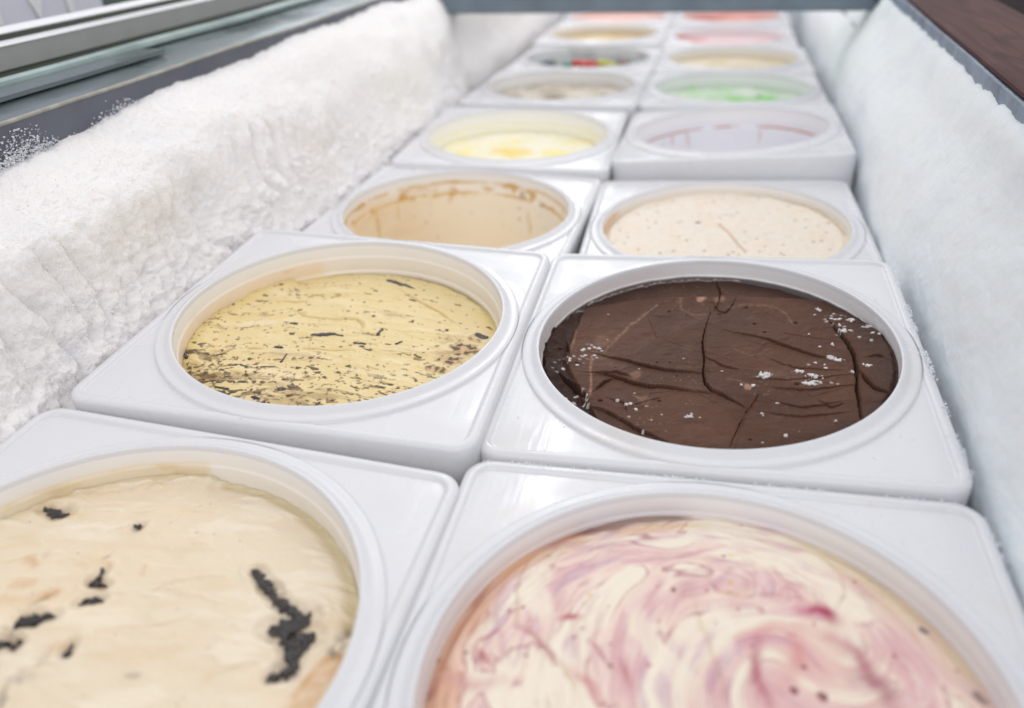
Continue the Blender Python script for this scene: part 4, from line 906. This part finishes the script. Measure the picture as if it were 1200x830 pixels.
    for px, py, a, cc in ((848, 653, .004, (60, 40, 50)), (789, 695.5, .006, (120, 40, 60)), (760, 783, .005, (190, 70, 90)), (684, 711, .004, (190, 100, 110)), (682, 741, .004, (150, 80, 90)), (673, 752, .005, (140, 100, 110)), (715, 782, .005, (130, 70, 60)), (772, 732, .004, (200, 120, 120)), (782, 747, .004, (200, 120, 120)), (930, 813, .009, (130, 50, 60)), (942, 786, .006, (140, 60, 70)), (1049, 767, .004, (150, 80, 90)), (546, 763, .006, (150, 100, 90)), (963, 820, .010, (120, 40, 50)), (617, 772, .004, (160, 120, 90)), (1085, 733, .010, (110, 90, 110)), (1150, 812, .016, (130, 110, 115)), (508, 765, .010, (140, 70, 66)), (881, 763, .005, (170, 90, 100)), (801, 587, .01, (150, 110, 110)), (643, 649, .004, (70, 50, 60)), (856, 686, .006, (220, 180, 110)), (690, 700, .007, (230, 200, 140)), (857, 654, .008, (236, 214, 150)), (713, 715, .003, (190, 100, 110)), (770, 690, .003, (190, 100, 110)), (715, 757, .003, (170, 60, 80))):
        p = L((px, py))[0]; d = np.hypot(u - p[0], v - p[1]) + a * .4 * fbm(u * 60, v * 60, 2, int(px)); c = mix(c, lin(*cc), .85 * sm(a, a * .45, d))
    d, rid, _, _ = cells(u * 30, v * 30, 321); c = mix(c, lin(170, 84, 100), .7 * (rid > .955) * sm(.14, .07, d))
    z = -.034 + .020 * (1 - (r / .43) ** 3) + .010 * fbm(u * 3, v * 3, 3, 331) + .010 * n_long + .004 * n_fine + .0025 * n_lay + .0006 * fbm(u * 70, v * 70, 2, 332)
    # scooped folds
    for pts, w_, dp, up in (([(832, 685), (842, 694), (858, 700), (872, 702)], .006, .008, .007), ([(745, 618), (765, 612), (820, 616), (870, 628), (910, 634)], .005, .003, .008), ([(905, 636), (940, 642), (972, 655), (985, 672), (990, 696), (982, 712)], .006, .004, .010), ([(700, 640), (760, 652), (830, 655), (885, 648)], .006, .002, .005),
                            ([(890, 700), (905, 698), (920, 700)], .003, .005, .003), ([(618, 648), (605, 690), (604, 730), (640, 755)], .006, .003, .007), ([(812, 700), (822, 740), (838, 780), (850, 825)], .008, .003, .006), ([(640, 775), (665, 790), (680, 830)], .006, .004, .006)):
        d, sd, pos = seg(u + jt, v + jt, L(*pts)); tp = np.sin(np.pi * np.clip(pos, .04, .96)) ** .5
        z -= dp * np.exp(-(d / w_) ** 2) * tp; z += up * .6 * (sd < 0) * np.exp(-d / .03) * tp
        c = mix(c, lin(206, 170, 130), .25 * np.exp(-(d / (w_ * .7)) ** 2) * tp)
    for pts, w_ in (([(985, 690), (970, 665), (945, 655), (900, 655), (860, 665)], .026), ([(640, 650), (622, 690), (640, 720), (650, 745)], .032), ([(842, 700), (846, 740), (855, 790)], .022), ([(748, 680), (742, 720), (762, 760), (800, 800), (830, 830)], .024)):
        d, sd, pos = seg(u + jt * 2, v + jt * 2, L(*pts)); tp = np.sin(np.pi * np.clip(pos, .1, .9)); c = mix(c, cream, .75 * sm(w_, w_ * .4, d) * tp)
    z -= .008 * sm(.41, .43, r)
    return z, c
make_ice('1R', 700, .4395, berry, M['cream'], 'creamy white ice cream with pink and magenta berry swirls')

# ---- speckled beige (third row, right)
def beige(u, v):
    r = np.hypot(u, v); z = -.030 + .012 * (1 - (r / .43) ** 2) + .007 * fbm(u * 6, v * 6, 4, 401) + .004 * fbm(u * 24, v * 24, 3, 402) - .008 * sm(.41, .43, r)
    c = np.tile(lin(232, 221, 206), (u.size, 1)); c = mix(c, lin(234, 216, 194), .6 * sm(-.1, .5, fbm(u * 8, v * 12, 4, 403))); c = mix(c, lin(214, 196, 172), .5 * sm(.25, .5, fbm(u * 30, v * 34, 3, 404)))
    d, rid, _, _ = cells(u * 26, v * 26, 405); c = mix(c, lin(140, 112, 90), .7 * (rid > .86) * sm(.2, .1, d))
    L = mk('3R', -.025); d, sd, pos = seg(u, v, L((843, 264), (858, 280), (874, 296))); g = np.exp(-(d / .005) ** 2); c = mix(c, lin(190, 150, 110), .7 * g); z -= .004 * g
    p = L((818, 263))[0]; d = np.hypot(u - p[0], v - p[1]); c = mix(c, lin(90, 78, 66), .8 * sm(.014, .006, d))
    c = mix(c, lin(176, 160, 120), .5 * sm(.415, .43, r) * (v > 0))
    return z, c
make_ice('3R', 300, .4395, beige, M['cream'], 'full pale beige ice cream with tiny speckles and one short crack')

def plain(level, base, alt, sd, spots=(), dome=.01, rough=.006, thr=0., extra=None, key=None):
    def fn(u, v):
        r = np.hypot(u, v); z = level + dome * (1 - (r / .43) ** 2) + rough * fbm(u * 6, v * 9, 4, sd)
        c = np.tile(lin(*base), (u.size, 1)); c = mix(c, lin(*alt), .85 * sm(thr - .1, thr + .25, fbm(u * 5, v * 7, 4, sd + 1)))
        for (x, y, a, b, cc, s_) in spots:
            q = np.hypot((u - x) / a, (v - y) / b) + .4 * fbm(u * 12, v * 12, 3, sd + int(100 * x)); c = mix(c, lin(*cc), s_ * sm(1.1, .5, q)); z += .006 * sm(1.1, .4, q) * s_
        if extra: z, c = extra(u, v, z, c)
        return z, c
    return fn
make_ice('3L', 90, .414, plain(-.52, (226, 200, 150), (206, 160, 90), 501), M['cream'], 'last caramel ice cream deep at the bottom of the streaked tub')
make_ice('4L', 160, .4215, plain(-.105, (241, 236, 212), (241, 228, 160), 511, ((-.30, -.10, .10, .10, (241, 224, 140), .7), (-.02, -.03, .12, .09, (240, 212, 110), .85), (.2, .0, .10, .08, (242, 228, 146), .8)), .02, .02, .1), M['cream'], 'pale yellow lemon ice cream with deeper yellow patches')
make_ice('4R', 90, .414, plain(-.36, (236, 226, 226), (226, 206, 202), 521), M['cream'], 'low remains of pinkish ice cream deep in the raised tub')
make_ice('5L', 120, .4225, plain(-.075, (224, 216, 200), (176, 160, 140), 531, ((-.02, .0, .10, .06, (120, 106, 90), .7), (.26, .05, .12, .06, (130, 116, 100), .7)), .0, .03, -.05), M['cream'], 'greyish cream ice cream with brown scrapes, half used')
make_ice('5R', 120, .4240, plain(-.070, (214, 226, 210), (176, 220, 160), 541, ((.12, .05, .20, .10, (164, 220, 146), .95), (.2, -.16, .08, .12, (166, 222, 150), .9), (-.18, -.05, .22, .12, (190, 222, 168), .7), (.16, .12, .035, .05, (50, 90, 40), .9)), .0, .03, 0.), M['cream'], 'mint green ice cream, brightest to the right with one dark spot')
make_ice('6R', 110, .4295, plain(-.060, (226, 214, 188), (206, 190, 152), 551, (), .01, .012), M['cream'], 'pale beige ice cream between the mint green and the pink')
make_ice('7L', 110, .4295, plain(-.070, (214, 196, 158), (206, 166, 90), 561, ((.0, -.05, .15, .15, (214, 170, 84), .8), (.25, -.1, .1, .12, (220, 176, 80), .8)), .01, .012), M['cream'], 'tan yellow ice cream behind the colourful sweets')
make_ice('7R', 110, .4295, plain(-.055, (226, 202, 204), (220, 186, 186), 571, ((-.28, -.05, .14, .25, (208, 120, 108), .95), (-.1, -.18, .2, .1, (214, 140, 128), .8)), .01, .012), M['cream'], 'pink ice cream turning red at its left side')
make_ice('8L', 90, .4335, plain(-.035, (238, 204, 194), (236, 188, 178), 581, ()), M['cream'], 'salmon pink sorbet in the far left tub')
make_ice('8R', 90, .4335, plain(-.035, (230, 170, 160), (206, 120, 112), 591, ((-.25, 0, .2, .3, (180, 90, 84), .8),)), M['cream'], 'deep red sorbet in the far right tub')
sw = make_ice('6L', 110, .4225, plain(-.088, (176, 180, 172), (120, 126, 118), 601, ((-.05, -.05, .10, .10, (190, 40, 30), .6), (.12, -.05, .10, .10, (206, 196, 60), .6), (.26, -.08, .09, .09, (120, 70, 24), .8)), .0, .02, .1), M['cream'], 'grey white ice cream topped with red, yellow and brown sweets')

def sweet(x, y, rad, colr, label):
    mm, R, T = tub_matrix('6L'); rng = np.random.default_rng(int(abs(x * 1000)) + 5)
    nu, nv = 20, 12; a = np.linspace(0, 2 * np.pi, nu, endpoint=False); b = np.linspace(-np.pi / 2, np.pi / 2, nv)
    A, B = np.meshgrid(a, b); p = np.stack([np.cos(B) * np.cos(A) * rad * 1.2, np.cos(B) * np.sin(A) * rad, np.sin(B) * rad * .6], -1).reshape(-1, 3)
    p *= 1 + .08 * rng.normal(0, 1, (len(p), 1)) * 0 + .06 * np.sin(3 * A.ravel() + x * 9)[:, None]
    o = npmesh('sweet', p * S, [gridfaces(nv, nu, wrap=True)], M['candy'], None, np.tile(lin(*colr), (len(p), 1)))
    o.matrix_world = mm @ Matrix.Translation((x * S, y * S, (-.075 + rad * .3) * S)) @ Matrix.Rotation(x * 7, 4, 'Z')
    tag(o, label, 'sweet', 'sweets in the sixth left tub')
for x, y, rad, cc, lb in ((-.09, .12, .05, (198, 34, 24), 'left one of the two red sweets in the tub of sweets'), (.0, .06, .055, (206, 44, 30), 'right one of the two red sweets in the tub of sweets'),
                          (.10, .12, .05, (196, 186, 50), 'bright yellow sweet between the red and brown sweets'), (.17, .06, .045, (176, 176, 60), 'olive yellow sweet beside the brown sweet'),
                          (.25, .10, .055, (104, 58, 20), 'brown sweet at the right of the tub of sweets'), (-.30, .10, .05, (70, 82, 92), 'dark blue grey sweet at the left of the tub of sweets'), (-.17, .10, .035, (40, 150, 120), 'small teal sweet beside the red sweets')):
    sweet(x, y, rad, cc, lb)

# ------------------------------------------------------------------ frost fringe and droplets on the tub tops
def edge_pts(k, n, side, rng, spread=.010):
    _, R, T = tub_matrix(k); t = rng.uniform(-.47, .47, n); off = np.abs(rng.normal(0, spread, n))
    cl = sm(-.25, .35, pn(t * 9, t * 0, 3)) ; keep = rng.random(n) < cl
    if side == 'R': p = np.stack([.503 - off * .8, t, .001 - 0 * t + rng.normal(0, .004, n)], 1)
    else: p = np.stack([t, .5 - off, .001 + 0 * t], 1)
    return p[keep] @ R.T + T
rng = np.random.default_rng(8)
pp = np.concatenate([edge_pts('2R', 1700, 'R', rng), edge_pts('1R', 1100, 'R', rng), edge_pts('1R', 500, 'B', rng, .006), edge_pts('3R', 300, 'R', rng)])
shards('frost_crumbs', pp, (.6, 0, .6), .0055, M['crystal'], 'fringe of frost crumbs along the right edges of the chocolate and berry tubs', 5, flat=.4)

def droplets():
    rng = np.random.default_rng(21); V = []; F = []; n0 = 0
    a = np.linspace(0, 2 * np.pi, 10, endpoint=False); ring = [(1, 0), (.88, .30), (.55, .52), (.2, .60)]
    for k, n, box_ in (('2R', 30, (.22, .47, -.48, -.25)), ('2R', 12, (-.47, -.25, -.48, -.2)), ('2R', 18, (.40, .47, -.2, .45)), ('1R', 46, (.2, .47, .28, .47)), ('1R', 25, (.38, .47, .1, .4))):
        _, R, T = tub_matrix(k)
        for _ in range(n):
            x = rng.uniform(box_[0], box_[1]); y = rng.uniform(box_[2], box_[3])
            if math.hypot(x, y) < .497 or max(abs(x), abs(y)) > .472: continue
            s = rng.uniform(.0012, .0042); el = rng.uniform(1, 1.6); ro = rng.uniform(0, 3)
            pts = [(s * q * el * math.cos(t) * math.cos(ro) - s * q * math.sin(t) * math.sin(ro), s * q * el * math.cos(t) * math.sin(ro) + s * q * math.sin(t) * math.cos(ro), s * hh) for q, hh in ring for t in a]
            P = np.array(pts) + [x, y, -.0070]; V.append(P @ R.T + T); F.append(gridfaces(4, 10, wrap=True) + n0); n0 += 40
    o = npmesh('water_droplets', np.concatenate(V) * S, [np.concatenate(F)], M['drop'])
    tag(o, 'tiny frozen droplets on the corner plates of the chocolate and berry tubs', 'droplets', kind='stuff')
droplets()
